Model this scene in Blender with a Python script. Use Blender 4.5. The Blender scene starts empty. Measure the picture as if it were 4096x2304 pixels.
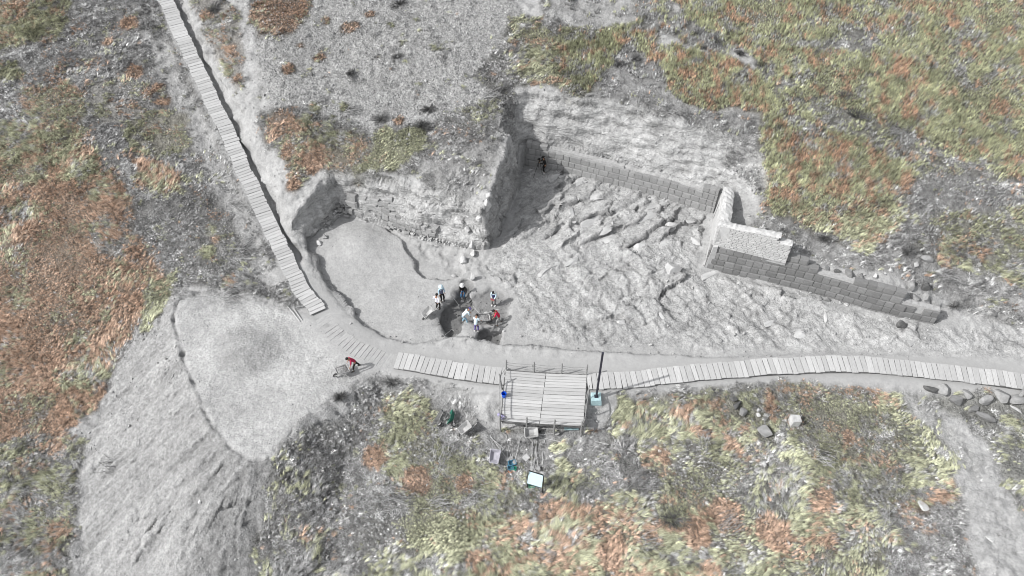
import bpy, bmesh, math, random
import numpy as np
from mathutils import Vector, Matrix
R = math.radians
scene = bpy.context.scene
COL = scene.collection
rnd = random.Random(7)
rng = np.random.default_rng(11)

# ------------------------------------------------------------------ camera, sky, sun, exposure
F = 3200.0                      # focal length in photograph pixels (4096 wide)
TILT = R(50)                    # looking down by
CAM = np.array([0.0, -38.57, 45.96])
cd = bpy.data.cameras.new('camera'); cam = bpy.data.objects.new('camera', cd); COL.objects.link(cam)
cam.location = CAM; cam.rotation_euler = (R(90) - TILT, 0, 0)
cd.sensor_width = 36; cd.lens = 36 * F / 4096; cd.clip_start = .5; cd.clip_end = 900
scene.camera = cam
SUN_EL, SUN_AZ = R(43), R(18)   # light travels towards +X, slightly +Y
world = bpy.data.worlds.new('World'); scene.world = world; world.use_nodes = True
wn = world.node_tree; wn.nodes.clear()
sky = wn.nodes.new('ShaderNodeTexSky'); sky.sky_type = 'NISHITA'; sky.sun_disc = False
sky.sun_elevation = SUN_EL; sky.sun_rotation = R(270) - SUN_AZ
sky.air_density = 1.0; sky.dust_density = 2.0
hs = wn.nodes.new('ShaderNodeHueSaturation'); hs.inputs['Saturation'].default_value = .12
bg = wn.nodes.new('ShaderNodeBackground'); bg.inputs[1].default_value = .15
wo = wn.nodes.new('ShaderNodeOutputWorld')
wn.links.new(sky.outputs[0], hs.inputs['Color']); wn.links.new(hs.outputs[0], bg.inputs[0]); wn.links.new(bg.outputs[0], wo.inputs[0])
sd_ = bpy.data.lights.new('sun', 'SUN'); sd_.energy = 3.1; sd_.angle = R(.6); sd_.color = (1, .985, .96)
sun = bpy.data.objects.new('sun', sd_); COL.objects.link(sun)
ldir = Vector((math.cos(SUN_AZ) * math.cos(SUN_EL), math.sin(SUN_AZ) * math.cos(SUN_EL), -math.sin(SUN_EL)))
sun.rotation_euler = ldir.to_track_quat('-Z', 'Y').to_euler(); sun.location = (-60, -20, 60)
scene.view_settings.view_transform = 'Standard'; scene.view_settings.look = 'None'
scene.view_settings.exposure = .43; scene.view_settings.gamma = 1
scene.view_settings.use_curve_mapping = False
scene.cycles.filter_width = 1.0; scene.cycles.max_bounces = 4; scene.cycles.diffuse_bounces = 2; scene.cycles.glossy_bounces = 1

# ------------------------------------------------------------------ noise
def lattice(seed, n=256): return np.random.default_rng(seed).random((n, n)).astype(np.float32)
LAT = {}
def vnoise(x, y, s, seed):
    if seed not in LAT: LAT[seed] = lattice(seed)
    L = LAT[seed]; x = np.asarray(x) / s + 71.3; y = np.asarray(y) / s + 37.9
    xi = np.floor(x).astype(int); yi = np.floor(y).astype(int); fx = x - xi; fy = y - yi
    fx = fx * fx * (3 - 2 * fx); fy = fy * fy * (3 - 2 * fy)
    a = L[yi & 255, xi & 255]; b = L[yi & 255, (xi + 1) & 255]; c = L[(yi + 1) & 255, xi & 255]; d = L[(yi + 1) & 255, (xi + 1) & 255]
    return (a + (b - a) * fx + (c - a) * fy + (a - b - c + d) * fx * fy) * 2 - 1
def fbm(x, y, s, seed, o=4, g=.5):
    t = 0; a = 1; n = 0
    for i in range(o):
        t = t + a * vnoise(x * (.8 + .1 * i) + y * .3 * i, y - x * .3 * i, s, seed + i); n += a; a *= g; s *= .5
    return t / n
def afbm(x, y, s, seed, o=3, g=.5):
    """without turning the axes, for streaks"""
    t = 0; a = 1; n = 0
    for i in range(o): t = t + a * vnoise(x, y, s, seed + i); n += a; a *= g; s *= .5
    return t / n
LAT3 = np.random.default_rng(5).random((64, 64, 64)).astype(np.float32)
def vnoise3(p, s, off=0):
    q = p / np.asarray(s) + off + 31.7; i = np.floor(q).astype(int); f = (q - i).astype(np.float32); f = f * f * (3 - 2 * f)
    r = 0
    for dx in (0, 1):
        for dy in (0, 1):
            for dz in (0, 1):
                w = (f[:, 0] if dx else 1 - f[:, 0]) * (f[:, 1] if dy else 1 - f[:, 1]) * (f[:, 2] if dz else 1 - f[:, 2])
                r = r + w * LAT3[(i[:, 0] + dx) & 63, (i[:, 1] + dy) & 63, (i[:, 2] + dz) & 63]
    return r * 2 - 1
def facets(x, y, s, ang, ax, seed, tilt):
    """broken plates of rock: every cell a plane of its own height and tilt, cracks between; returns height, crack distance, cell id"""
    c, sn = math.cos(ang), math.sin(ang)
    u = (x * c + y * sn) / (s * ax); v = (-x * sn + y * c) / s
    ui = np.floor(u).astype(int); vi = np.floor(v).astype(int)
    g = np.random.default_rng(seed).random((5, 128, 128)).astype(np.float32)
    b1 = np.full(x.shape, 9., np.float32); b2 = b1.copy(); h = np.zeros(x.shape, np.float32); cid = h.copy()
    for du in (-1, 0, 1):
        for dv in (-1, 0, 1):
            a, b = (vi + dv) & 127, (ui + du) & 127
            px = ui + du + g[0, a, b]; py = vi + dv + g[1, a, b]
            d = np.hypot(u - px, v - py); hh = g[2, a, b] - .5 + tilt * ((g[3, a, b] - .35) * (u - px) + (g[4, a, b] - .65) * (v - py))
            near = d < b1
            b2 = np.where(near, b1, np.minimum(b2, d)); h = np.where(near, hh, h); cid = np.where(near, g[2, a, b], cid); b1 = np.where(near, d, b1)
    return h, b2 - b1, cid
def sstep(a, b, x):
    t = np.clip((x - a) / (b - a), 0, 1); return t * t * (3 - 2 * t)

# ------------------------------------------------------------------ from the photograph's pixels to places on the ground
ST, CT = math.sin(TILT), math.cos(TILT)
def P(px, py, z=0.0):
    u, v = (px - 2048) / F, (py - 1152) / F
    D = (CAM[2] - z) / (ST + v * CT)
    return (u * D, CAM[1] + D * (CT - v * ST))
def z_for(Y, py):
    """height at which something at world depth Y is seen on row py"""
    v = (py - 1152) / F; dy = Y - CAM[1]
    return CAM[2] - dy * (ST + v * CT) / (CT - v * ST) if True else 0
# v = -(dy*ST - h*CT)/(dy*CT + h*ST)  ->  h = dy*(ST + v*CT)/(CT - v*ST)

def dist_seg(X, Y, a, b):
    ax, ay = a; bx, by = b; dx, dy = bx - ax, by - ay
    t = np.clip(((X - ax) * dx + (Y - ay) * dy) / (dx * dx + dy * dy + 1e-9), 0, 1)
    return np.hypot(X - ax - t * dx, Y - ay - t * dy), t
def poly_sd(X, Y, pts, attrs=None, closed=True):
    """signed distance (inside negative), attributes interpolated from the nearest edge"""
    n = len(pts); best = np.full(X.shape, 1e9); ins = np.zeros(X.shape, bool)
    A = [np.zeros(X.shape) for _ in range(len(attrs[0]))] if attrs else []
    for i in range(n if closed else n - 1):
        a, b = pts[i], pts[(i + 1) % n]
        d, t = dist_seg(X, Y, a, b); m = d < best; best = np.where(m, d, best)
        for k in range(len(A)):
            A[k] = np.where(m, attrs[i][k] * (1 - t) + attrs[(i + 1) % n][k] * t, A[k])
        if closed:
            c = ((a[1] > Y) != (b[1] > Y)) & (X < (b[0] - a[0]) * (Y - a[1]) / ((b[1] - a[1]) + 1e-12) + a[0]); ins ^= c
    return (np.where(ins, -best, best), A) if attrs else np.where(ins, -best, best)

GX0, GX1, GY0, GY1, GS = -51.0, 51.0, -28.0, 37.0, .1
NX, NY = int((GX1 - GX0) / GS) + 1, int((GY1 - GY0) / GS) + 1
gx = np.linspace(GX0, GX1, NX); gy = np.linspace(GY0, GY1, NY)
GXX, GYY = np.meshgrid(gx, gy)
CS = .2                                                        # coarse grid for distances
cx = np.arange(GX0, GX1 + CS, CS); cy = np.arange(GY0, GY1 + CS, CS); CX, CY = np.meshgrid(cx, cy)
def samp(G, x, y, s=GS):
    fx = np.clip((np.asarray(x, float) - GX0) / s, 0, G.shape[1] - 1.001); fy = np.clip((np.asarray(y, float) - GY0) / s, 0, G.shape[0] - 1.001)
    ix = fx.astype(int); iy = fy.astype(int); fx = fx - ix; fy = fy - iy
    return (G[iy, ix] * (1 - fx) + G[iy, ix + 1] * fx) * (1 - fy) + (G[iy + 1, ix] * (1 - fx) + G[iy + 1, ix + 1] * fx) * fy
def rbf(pts):
    """thin plate surface through (px, py, z)"""
    W = np.array([P(a, b, c) for a, b, c in pts]); z = np.array([p[2] for p in pts], float); n = len(z)
    r = np.hypot(W[:, None, 0] - W[None, :, 0], W[:, None, 1] - W[None, :, 1])
    K = np.where(r > 0, r * r * np.log(r + 1e-9), 0) + np.eye(n) * 2.0
    Q = np.c_[np.ones(n), W]; M = np.block([[K, Q], [Q.T, np.zeros((3, 3))]])
    sol = np.linalg.solve(M, np.r_[z, 0, 0, 0])
    s = 1.0; x = np.arange(GX0, GX1 + s, s); y = np.arange(GY0, GY1 + s, s); X, Y = np.meshgrid(x, y)
    rr = np.hypot(X[..., None] - W[:, 0], Y[..., None] - W[:, 1])
    G = (np.where(rr > 0, rr * rr * np.log(rr + 1e-9), 0) @ sol[:n]) + sol[n] + sol[n + 1] * X + sol[n + 2] * Y
    G = np.clip(G, -9, 16)
    return samp(G, GXX, GYY, s)

# natural ground: (column, row, height)
NAT = [(-200,-150,9),(350,0,8),(655,0,8),(400,450,5),(0,450,4.8),(0,900,1.2),(450,850,2.0),(0,1250,-2),(400,1150,-.6),(0,1700,-4.6),(330,1750,-4.6),(560,1250,-1.4),
 (0,2304,-6.5),(350,2304,-6.8),(700,2304,-7),(-500,1200,-2.5),(-500,2300,-7),(1000,2304,-5.5),(1150,2000,-3.6),
 (735,150,6.9),(815,330,5.6),(915,550,4.0),(1010,740,2.6),(1090,930,1.5),(1150,1050,.8),(1210,1170,.3),(1260,1240,.1),(800,750,2.6),(950,1000,1.0),(1000,1180,.4),
 (860,140,7.8),(960,330,6.5),(1060,520,5.3),(1120,700,4.2),(1160,840,2.9),(1200,950,2.0),(1240,1030,1.2),(1290,1130,.6),
 (1250,250,7.2),(1700,0,8.9),(1700,250,7.6),(1270,700,4.2),(1400,690,4.3),(1600,700,4.5),(1800,720,4.7),(1900,800,4.2),(1930,920,3.4),(2040,420,6.6),(2040,250,7.6),(2060,560,6.1),
 (2250,340,7.3),(2420,300,7.7),(2560,230,8.1),(2700,390,7.3),(3030,440,7.0),(3060,700,4.8),(2960,800,3.6),(3060,900,3.2),(3350,1000,3.0),(3600,1120,2.4),(3800,1180,1.5),(3900,1260,.9),
 (4090,1250,1.5),(4090,1000,3.0),(4090,700,5.0),(3500,600,5.8),(3600,850,4.2),(4090,0,10),(3000,0,9.8),(2400,0,9.2),(4400,500,7),(3400,300,8),
 (1300,1300,.1),(1500,1420,0),(1700,1450,.05),(2000,1450,.1),(2400,1460,.1),(2900,1440,.15),(3500,1440,.2),(4090,1470,.3),
 (1700,1560,-.4),(2000,1600,-.55),(2300,1740,-.75),(1400,1650,-1.2),(2600,1600,-.35),(3100,1560,-.3),(3600,1560,-.2),(4090,1620,-.2),(2900,1900,-1.4),(3500,1900,-1.1),(1200,1900,-2.8),(1500,2000,-2.0),
 (2048,2304,-2.4),(1500,2304,-3.2),(2800,2304,-2.3),(3600,2304,-2.0),(3900,2100,-1.4),(4096,2304,-1.8),(4400,2300,-1.5)]
# the excavation's edge along the foot of its walls: (column, row, floor height, step behind masonry, width of the cliff, roughness)
DIG = [(1540,1350,-.25,0,1.3,.1),(1425,1268,-.4,0,1.5,.1),(1335,1160,-.35,0,1.5,.1),(1275,1060,-.05,0,1.2,.1),(1219,965,.3,0,.7,.04),(1270,925,.3,0,.45,.03),
 (1362,862,.3,0,.7,.05),(1478,883,.3,0,1.2,.08),(1566,912,.3,0,1.5,.15),(1669,945,.3,0,1.6,.25),(1773,965,.3,0,1.6,.3),(1876,990,.3,0,1.2,.25),
 (1949,1005,.3,0,.5,.2),(1985,950,.4,0,.6,.22),(2035,857,.6,0,.7,.22),(2072,754,.8,0,.7,.16),(2101,662,1,1.9,1.4,.0),(2233,685,1,1.9,1.6,.1),(2466,745,1,1.9,2.4,.2),
 (2673,800,1,1.9,3.0,.3),(2849,855,1,1.9,3.0,.2),(2813,1073,.5,2.35,1.0,.05),(2948,1104,.5,2.35,1.2,.1),(3160,1150,.5,2.3,1.5,.1),(3225,1168,.5,1.85,1.5,.1),(3575,1262,.5,1.8,1.2,.1),
 (3590,1266,.5,1.25,.8,.1),(3735,1296,.5,.9,.6,.05),(3775,1262,.6,0,.7,.1),(3900,1290,.5,0,1.5,.2),(4400,1330,.5,0,2,.2),(4400,1420,.25,0,1,.1),(3600,1418,.15,0,.6,.08),
 (2900,1430,.0,0,.5,.05),(2400,1408,-.1,0,.35,.03),(2100,1395,-.15,0,.3,.02),(1990,1380,-.15,0,.3,.02),(1800,1345,-.05,0,.5,.1),(1650,1375,.0,0,.8,.2)]
FLOOR = [(d[0], d[1], d[2]) for d in DIG] + [(1450,1000,.15),(1450,1150,-.25),(1600,1200,-.15),(1950,1100,.2),(2048,1200,.1),(2400,900,.8),(2350,1100,.4),(2600,1000,.8),(2700,1200,.3),(3100,1300,.2),(3500,1360,.2),(2300,1300,0)]
Hn = rbf(NAT); Hf = rbf(FLOOR)

# spoil heap: flat top with a steep angle of repose beyond its rim
HEAP = [(700,1210),(760,1175),(860,1165),(1250,1270),(1550,1440),(1480,1500),(1330,1600),(1200,1700),(1080,1840),(1010,1850),(930,1800),(850,1710),(800,1600),(745,1480),(715,1380),(690,1290)]
hp = [P(a, b, .05) for a, b in HEAP]
arcs = np.r_[0, np.cumsum([math.dist(a, b) for a, b in zip(hp, hp[1:])])]
sdhc, arcA = poly_sd(CX, CY, hp, [(float(a),) for a in arcs]); arc = samp(arcA[0], GXX, GYY, CS)
sdh = samp(sdhc, GXX, GYY, CS) + .18 * fbm(GXX, GYY, 2.2, 21)
flank = .08 - np.maximum(sdh - .10, 0) * .60 + .05 * fbm(GXX, GYY, .8, 64, 3) * sstep(-.6, 0, sdh) - .22 * np.exp(-((sdh + .05 + .12 * fbm(GXX, GYY, .5, 69, 2)) / .14) ** 2) * (.45 + 1.1 * np.clip(vnoise(GXX, GYY, 1.1, 70) + .4, 0, 1)) * (.8 + .6 * vnoise(GXX, GYY, .5, 68))
# runnels down the flank
gyh, gxh = np.gradient(sdh, GS); gs_ = samp(sdhc, GXX, GYY, CS); gyh, gxh = np.gradient(gs_, GS); ang = np.arctan2(-gyh, -gxh)
run = 1.0 * afbm(arc - 3.0 * ang + .35 * fbm(GXX, GYY, 2.5, 61), sdh * .10, .62, 22, 4, .75) + .35 * afbm((GXX * .55 + GYY * -.83) * 2.2 + .5 * fbm(GXX, GYY, 2, 65), (GXX * .83 + GYY * .55) * .22, .5, 66, 3, .75)
flank = flank + sstep(.2, 1.2, sdh) * .24 * run + sstep(.2, 1, sdh) * .05 * fbm(GXX, GYY, .35, 67, 2)
HEAPM = (flank > Hn - .05) & (sdh > -.2)
heap_face = sstep(-.25, .1, flank - Hn) * sstep(-.1, .3, sdh)
Hn = np.where(sdh < 12, np.maximum(Hn, flank) , Hn)
heap_top = sstep(.2, -.4, sdh)

# the excavation
dp = [P(d[0], d[1], d[2]) for d in DIG]
sdc, att = poly_sd(CX, CY, dp, [d[3:] for d in DIG])
sdd = samp(sdc, GXX, GYY, CS); step = samp(att[0], GXX, GYY, CS); wid = samp(att[1], GXX, GYY, CS); ruf = samp(att[2], GXX, GYY, CS)
sdw = sdd + ruf * (1.7 * fbm(GXX, GYY, 4.0, 31, 2) + .15 * fbm(GXX, GYY, .8, 41, 2)) * sstep(0, .8, sdd + .3)
bench = step * sstep(.22, .40, sdd)
led = np.where(step > .3, .75, 0.0)
t = np.clip((sdw - led) / wid, 0, 1)
prof = t ** .75 * (.9 + .1 * t)                                 # steep foot, easing towards the top
prof = prof + .026 * np.sin(prof * 30 + 2.5 * fbm(GXX, GYY, 2.5, 45)) * (prof > .02) * (prof < .95)
rise = np.maximum(Hn - Hf - step, -5)
H = Hf + bench + rise * prof
H = np.where(sdd < .2, np.where(step > .2, Hf, Hf + rise * prof), H)
cliff = sstep(.02, .12, prof) * sstep(1.0, .9, prof) * sstep(.6, 1.6, rise)
inside = sstep(.15, -.1, sdd)

def patch(pts, z=0):
    return samp(poly_sd(CX, CY, [P(a, b, z) for a, b in pts]), GXX, GYY, CS)
# lower pocket beside the smooth heap of sieved soil, working trenches
lowp = patch([(1510,900),(1560,915),(1612,962),(1635,1013),(1658,1066),(1695,1100),(1800,1120),(1850,1090),(1840,1010),(1700,985),(1600,950)], .2)
H = H - .38 * sstep(.12, -.12, lowp + .08 * fbm(GXX, GYY, .8, 51, 2)) * inside
hole1 = patch([(1742,1243),(1737,1298),(1762,1330),(1812,1350),(1842,1318),(1868,1275),(1880,1240),(1895,1215),(1890,1170),(1878,1130),(1855,1112),(1830,1140),(1797,1187),(1772,1212)], 0)
hole2 = patch([(1905,1375),(1915,1335),(1960,1305),(2010,1300),(2012,1345),(1985,1382),(1940,1380)], 0)
workf = patch([(1880,1180),(1960,1150),(2060,1190),(2030,1310),(1900,1300),(1850,1260)], 0)
wz = .45 * fbm(GXX, GYY, 1.1, 55, 4)
H = H - .8 * sstep(.15, -.6, hole1 + wz) - .75 * sstep(.1, -.3, hole2 + wz * .6) - .35 * sstep(.2, -.4, workf + wz)
dug_dark = np.clip(sstep(.15, -.3, hole1 + wz) + sstep(.1, -.3, hole2 + wz) + .7 * sstep(.2, -.4, workf + wz), 0, 1)  # mask of darker ground in the trenches and working area
# small spoil hump in front of the trench
for a, b, r, hgt in ((1885,1345,1.1,.45),(1640,1080,.1,0),(2300,1345,1.5,.12)):
    qx, qy = P(a, b, 0); H = H + hgt * np.exp(-((GXX - qx) ** 2 + (GYY - qy) ** 2) / (r * r) * 1.5)

# bedrock of the excavated floor
ROCK = [(2060,700),(2103,670),(2233,690),(2466,750),(2673,805),(2840,862),(2805,1070),(2948,1112),(3217,1170),(3580,1270),(3735,1300),(3900,1280),(4300,1300),(4300,1440),(3600,1400),
        (3200,1395),(2600,1395),(2250,1375),(2080,1330),(2060,1200),(1960,1120),(1920,1060),(1990,1000),(2040,900)]
rk = sstep(.25, -.9, patch(ROCK, .4) + .5 * fbm(GXX, GYY, 2.0, 71))
wx = GXX + .7 * fbm(GXX, GYY, 3.0, 81, 3); wy = GYY + .7 * fbm(GXX, GYY, 3.0, 91, 3)
f1, c1, i1 = facets(wx, wy, 1.55, .55, 2.0, 101, 1.1)
f2, c2, i2 = facets(wx, wy, .62, .25, 1.7, 103, 1.3)
f3, c3, i3 = facets(wx, wy, .28, .8, 1.5, 105, 1.2)
pk2 = sstep(-.1, .4, fbm(GXX, GYY, 2.2, 143, 3))
big = .55 + .45 * fbm(GXX, GYY, 6, 111, 2)
strong = np.clip(.45 + 1.1 * sstep(4.0, 9.0, GYY) * sstep(4, 8, GXX) + .8 * vnoise(GXX, GYY, 4.5, 121), .15, 1.5)
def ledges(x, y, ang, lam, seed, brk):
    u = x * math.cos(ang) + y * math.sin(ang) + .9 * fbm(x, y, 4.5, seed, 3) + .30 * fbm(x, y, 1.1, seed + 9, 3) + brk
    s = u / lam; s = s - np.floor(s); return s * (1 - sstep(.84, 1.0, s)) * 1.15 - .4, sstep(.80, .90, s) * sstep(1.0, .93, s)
upz = sstep(1.5, 5.5, GYY + .0 * GXX)                           # strata strike differently in the two halves of the outcrop
zone = np.clip(upz + .3 * vnoise(GXX, GYY, 4, 145), 0, 1)
la, sa = ledges(GXX, GYY, R(-52), 1.7, 701, 1.5 * i1); lb, sb = ledges(GXX, GYY, R(-44), .62, 711, .7 * i2)
lc, scr_ = ledges(GXX, GYY, R(28), 2.1, 721, 1.3 * i1); ld, sdv = ledges(GXX, GYY, R(-70), .55, 731, .6 * i2)
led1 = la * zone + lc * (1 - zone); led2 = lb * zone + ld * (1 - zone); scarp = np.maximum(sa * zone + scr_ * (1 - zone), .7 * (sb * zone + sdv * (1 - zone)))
amp1 = np.clip(.62 + 1.0 * vnoise(GXX, GYY, 2.6, 741), .12, 1.3); amp2 = np.clip(.5 + 1.2 * vnoise(GXX, GYY, 1.6, 742), .05, 1.3)
stk = afbm((GXX * .80 + GYY * .60) * 1.0 + .6 * fbm(GXX, GYY, 2.5, 761, 3), (GXX * -.60 + GYY * .80) * .28, .9, 762, 4, .6)
rockh = .62 * led1 * amp1 * (.12 + 1.1 * zone) + .24 * led2 * amp2 * (.35 + .65 * zone) + .34 * (1 - zone) * stk + (.42 - .08 * zone) * f1 * strong + .10 * (1 - zone) * f2 + .12 * f2 * strong * (.4 + pk2) + .10 * f3 * (.4 + .6 * pk2) + .10 * fbm(GXX, GYY, .9, 131, 3) + .30 * fbm(GXX, GYY, 3.5, 132, 2) \
    - (.02 + .08 * zone) * np.exp(-c1 / .05) - .03 * np.exp(-c2 / .07) + .16 * (.5 - np.abs(fbm(wx, wy, 1.3, 751, 4, .6))) * (1.3 - zone)
nw = sstep(3.6, 1.0, np.hypot((GXX - 1.5) / 1.0, (GYY - 9.5) / 1.6)); rockh = rockh * (1 - .75 * nw)
pocket = sstep(.05, .5, fbm(GXX, GYY, 2.6, 141, 3))             # dust lying in hollows
rockh = rockh * (1 - .55 * pocket)
H = H + rk * rockh * .82
# rough ground everywhere else
vegrough = 1 - np.clip(rk + inside * .8 + heap_top * .7, 0, 1)
H = H + vegrough * (1 - sstep(.6, -.6, patch([(1000,60),(1100,-60),(2080,-60),(2050,430),(1600,520),(1250,470),(1080,420)], 7))) * .20 * fbm(GXX, GYY, .6, 155, 3) + vegrough * (.10 * fbm(GXX, GYY, 1.8, 151, 4) + .22 * fbm(GXX, GYY, 5, 152, 2))
PLAT = patch([(1000,60),(1100,-60),(2080,-60),(2050,430),(1600,520),(1250,470),(1080,420)], 7)
clod = sstep(.6, -.6, PLAT)
RDG = sstep(.4, -.5, patch([(1520,730),(1700,740),(1900,640),(2060,480),(2030,700),(1960,900),(1900,980),(1780,930),(1600,840)], 4))
H = H + RDG * (.42 * fbm(GXX, GYY, 1.6, 191, 4, .6) + .06 * fbm(GXX, GYY, .3, 195, 2))
H = H + clod * (.13 * np.maximum(fbm(GXX, GYY, .6, 161, 3), -.1) * 2 + .10 * fbm(GXX, GYY, .28, 165, 2))
rut = (GXX * .50 - GYY * .866)
H = H + heap_top * (.05 * fbm(GXX, GYY, .9, 171, 3) + .06 * afbm(rut + .25 * fbm(GXX, GYY, 2, 181), (GXX * .866 + GYY * .5) * .12, .35, 182, 2)) + inside * (1 - rk) * .03 * fbm(GXX, GYY, .7, 175, 3)

qx, qy = P(985, 1400, 0); H = H + .45 * np.exp(-(((GXX - qx) / 2.2) ** 2 + ((GYY - qy) / 1.5) ** 2))
for a_, b_, ra_, rb_, hh_ in ((1440, 985, 1.9, 1.7, .55), (1530, 1180, 1.2, .9, .15)):
    qx, qy = P(a_, b_, .1); H = H + hh_ * np.exp(-(((GXX - qx) / ra_) ** 2 + ((GYY - qy) / rb_) ** 2)) * sstep(.0, -1.2, sdd)
# level bed under the boardwalks
WALK1 = [(640,-45,8.2),(655,-15,8),(698,85,7.35),(745,185,6.7),(785,275,6.0),(830,365,5.4),(872,455,4.75),(915,550,4.05),(955,640,3.4),(1000,730,2.75),(1040,815,2.15),(1078,900,1.6),(1115,970,1.2),(1150,1045,.8),(1187,1115,.5),(1215,1165,.3),(1250,1215,.15),(1272,1250,.1)]
WALK2 = [(1585,1447,.12),(1680,1463,.12),(1790,1484,.1),(1900,1500,.1),(2018,1513,.1)]
WALK3 = [(2347,1532,.1),(2500,1524,.1),(2700,1504,.12),(2900,1486,.15),(3100,1472,.2),(3300,1464,.2),(3500,1467,.2),(3670,1483,.2),(3835,1500,.2),(4000,1521,.25),(4130,1541,.25),(4350,1580,.2)]
PATHM = [(1150,1045,.8),(1250,1215,.15),(1340,1310,.1),(1450,1390,.1),(1600,1445,.12),(2018,1490,.1),(2347,1500,.1),(2900,1470,.15),(3500,1455,.2),(4130,1520,.25),(4350,1560,.2)]
def ribbon(W, half, soft):
    pts = [P(*w) for w in W]; sd, A = poly_sd(CX, CY, pts, [(w[2],) for w in W], closed=False)
    m = sstep(half + soft, half, samp(sd, GXX, GYY, CS)); return m, samp(A[0], GXX, GYY, CS)
for W, off in ((WALK1, 0), (WALK2, 0), (WALK3, 0)):
    m, z = ribbon(W, .85, .6); H = H * (1 - m) + (z + off) * m
m, z = ribbon(PATHM, .9, 1.6); m = m * (sdd > -.1) * sstep(.0, .3, sdd); H = H * (1 - .85 * m) + z * .85 * m
pathm = m
# ditch along the upper side of the first boardwalk
dt = [(700,0,8),(850,290,5.9),(975,560,4),(1080,790,2.3),(1190,1010,1.0)]
m, z = ribbon(dt, .15, .8); H = H - .35 * m

def gz(x, y): return float(samp(H, x, y))
def at(px, py):
    """the point of the ground seen at a pixel of the photograph"""
    u, v = (px - 2048) / F, (py - 1152) / F
    d = np.array([u, CT - v * ST, -(ST + v * CT)])
    D = np.arange(36, 110, .15); p = CAM + D[:, None] * d; g = samp(H, p[:, 0], p[:, 1])
    k = np.argmax(p[:, 2] < g); a, b = D[k - 1], D[k]
    for _ in range(12):
        c = (a + b) / 2; q = CAM + c * d
        if q[2] < samp(H, q[0], q[1]): b = c
        else: a = c
    q = CAM + b * d; return Vector((q[0], q[1], float(samp(H, q[0], q[1]))))

# ------------------------------------------------------------------ tags
def tag(o, label=None, cat=None, group=None, kind=None):
    if label: o['label'] = label
    if cat: o['category'] = cat
    if group: o['group'] = group
    if kind: o['kind'] = kind
    return o
def empty(name, loc, rz=0.0, rot=None):
    o = bpy.data.objects.new(name, None); COL.objects.link(o); o.empty_display_size = .3
    o.location = loc; o.rotation_euler = rot if rot else (0, 0, rz); return o
def link(name, me, parent=None, loc=None, rot=None, scale=None):
    o = bpy.data.objects.new(name, me); COL.objects.link(o)
    if parent: o.parent = parent
    if loc is not None: o.location = loc
    if rot is not None: o.rotation_euler = rot
    if scale is not None: o.scale = scale
    return o

# ------------------------------------------------------------------ materials
def nd(nt, t, **k):
    n = nt.nodes.new(t)
    for a, b in k.items(): setattr(n, a, b)
    return n
def mat(name, col, rough=.85, amt=.25, scale=6.0, bump=.0, bscale=40.0, vary=.0, metal=0.0, stretch=None, spec=.3, tint=None):
    """plain material: base colour with grain (amt), optional second colour, bump, and a difference from object to object (vary)"""
    m = bpy.data.materials.new(name); m.use_nodes = True; nt = m.node_tree; b = nt.nodes['Principled BSDF']; L = nt.links.new
    b.inputs['Roughness'].default_value = rough; b.inputs['Metallic'].default_value = metal; b.inputs['Specular IOR Level'].default_value = spec
    tc = nd(nt, 'ShaderNodeTexCoord'); mp = nd(nt, 'ShaderNodeMapping')
    if stretch: mp.inputs['Scale'].default_value = stretch
    oi = nd(nt, 'ShaderNodeObjectInfo'); ad = nd(nt, 'ShaderNodeVectorMath', operation='ADD')
    ml = nd(nt, 'ShaderNodeMath', operation='MULTIPLY'); ml.inputs[1].default_value = 40
    L(oi.outputs['Random'], ml.inputs[0]); L(tc.outputs['Object'], ad.inputs[0]); L(ml.outputs[0], ad.inputs[1]); L(ad.outputs[0], mp.inputs[0])
    n = nd(nt, 'ShaderNodeTexNoise'); n.inputs['Scale'].default_value = scale; n.inputs['Detail'].default_value = 5; n.inputs['Roughness'].default_value = .6
    L(mp.outputs[0], n.inputs['Vector'])
    mr = nd(nt, 'ShaderNodeMapRange'); mr.inputs[1].default_value = .3; mr.inputs[2].default_value = .7; mr.inputs[3].default_value = 1 - amt; mr.inputs[4].default_value = 1 + amt
    L(n.outputs[0], mr.inputs[0])
    v = nd(nt, 'ShaderNodeMapRange'); v.inputs[3].default_value = 1 - vary; v.inputs[4].default_value = 1 + vary; L(oi.outputs['Random'], v.inputs[0])
    mm = nd(nt, 'ShaderNodeMath', operation='MULTIPLY'); L(mr.outputs[0], mm.inputs[0]); L(v.outputs[0], mm.inputs[1])
    mx = nd(nt, 'ShaderNodeVectorMath', operation='SCALE'); mx.inputs[0].default_value = col; L(mm.outputs[0], mx.inputs['Scale'])
    L(mx.outputs[0], b.inputs['Base Color'])
    if bump:
        n2 = nd(nt, 'ShaderNodeTexNoise'); n2.inputs['Scale'].default_value = bscale; n2.inputs['Detail'].default_value = 4; L(mp.outputs[0], n2.inputs['Vector'])
        bp = nd(nt, 'ShaderNodeBump'); bp.inputs['Strength'].default_value = bump; bp.inputs['Distance'].default_value = .02
        L(n2.outputs[0], bp.inputs['Height']); L(bp.outputs[0], b.inputs['Normal'])
    return m
def g3(v): return (v, v, v)
M = {}
M['plank'] = mat('weathered_plank', g3(.41), .8, .22, 5, .25, 30, .13, stretch=(.6, 5, 5))
M['stringer'] = mat('old_beam', g3(.12), .9, .4, 4, .3)
M['post'] = mat('grey_pole_wood', g3(.22), .85, .3, 9, .2)
M['ashlar_pale'] = mat('pale_ashlar', g3(.25), .88, .12, 4, .3, 22, .12)  # blocks of the first wall, paler than those of the second
M['ashlar'] = mat('dark_ashlar', g3(.175), .85, .12, 4, .3, 22, .17)
M['mortar'] = mat('earth_joint', g3(.34), .95, .2, 5)
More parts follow.
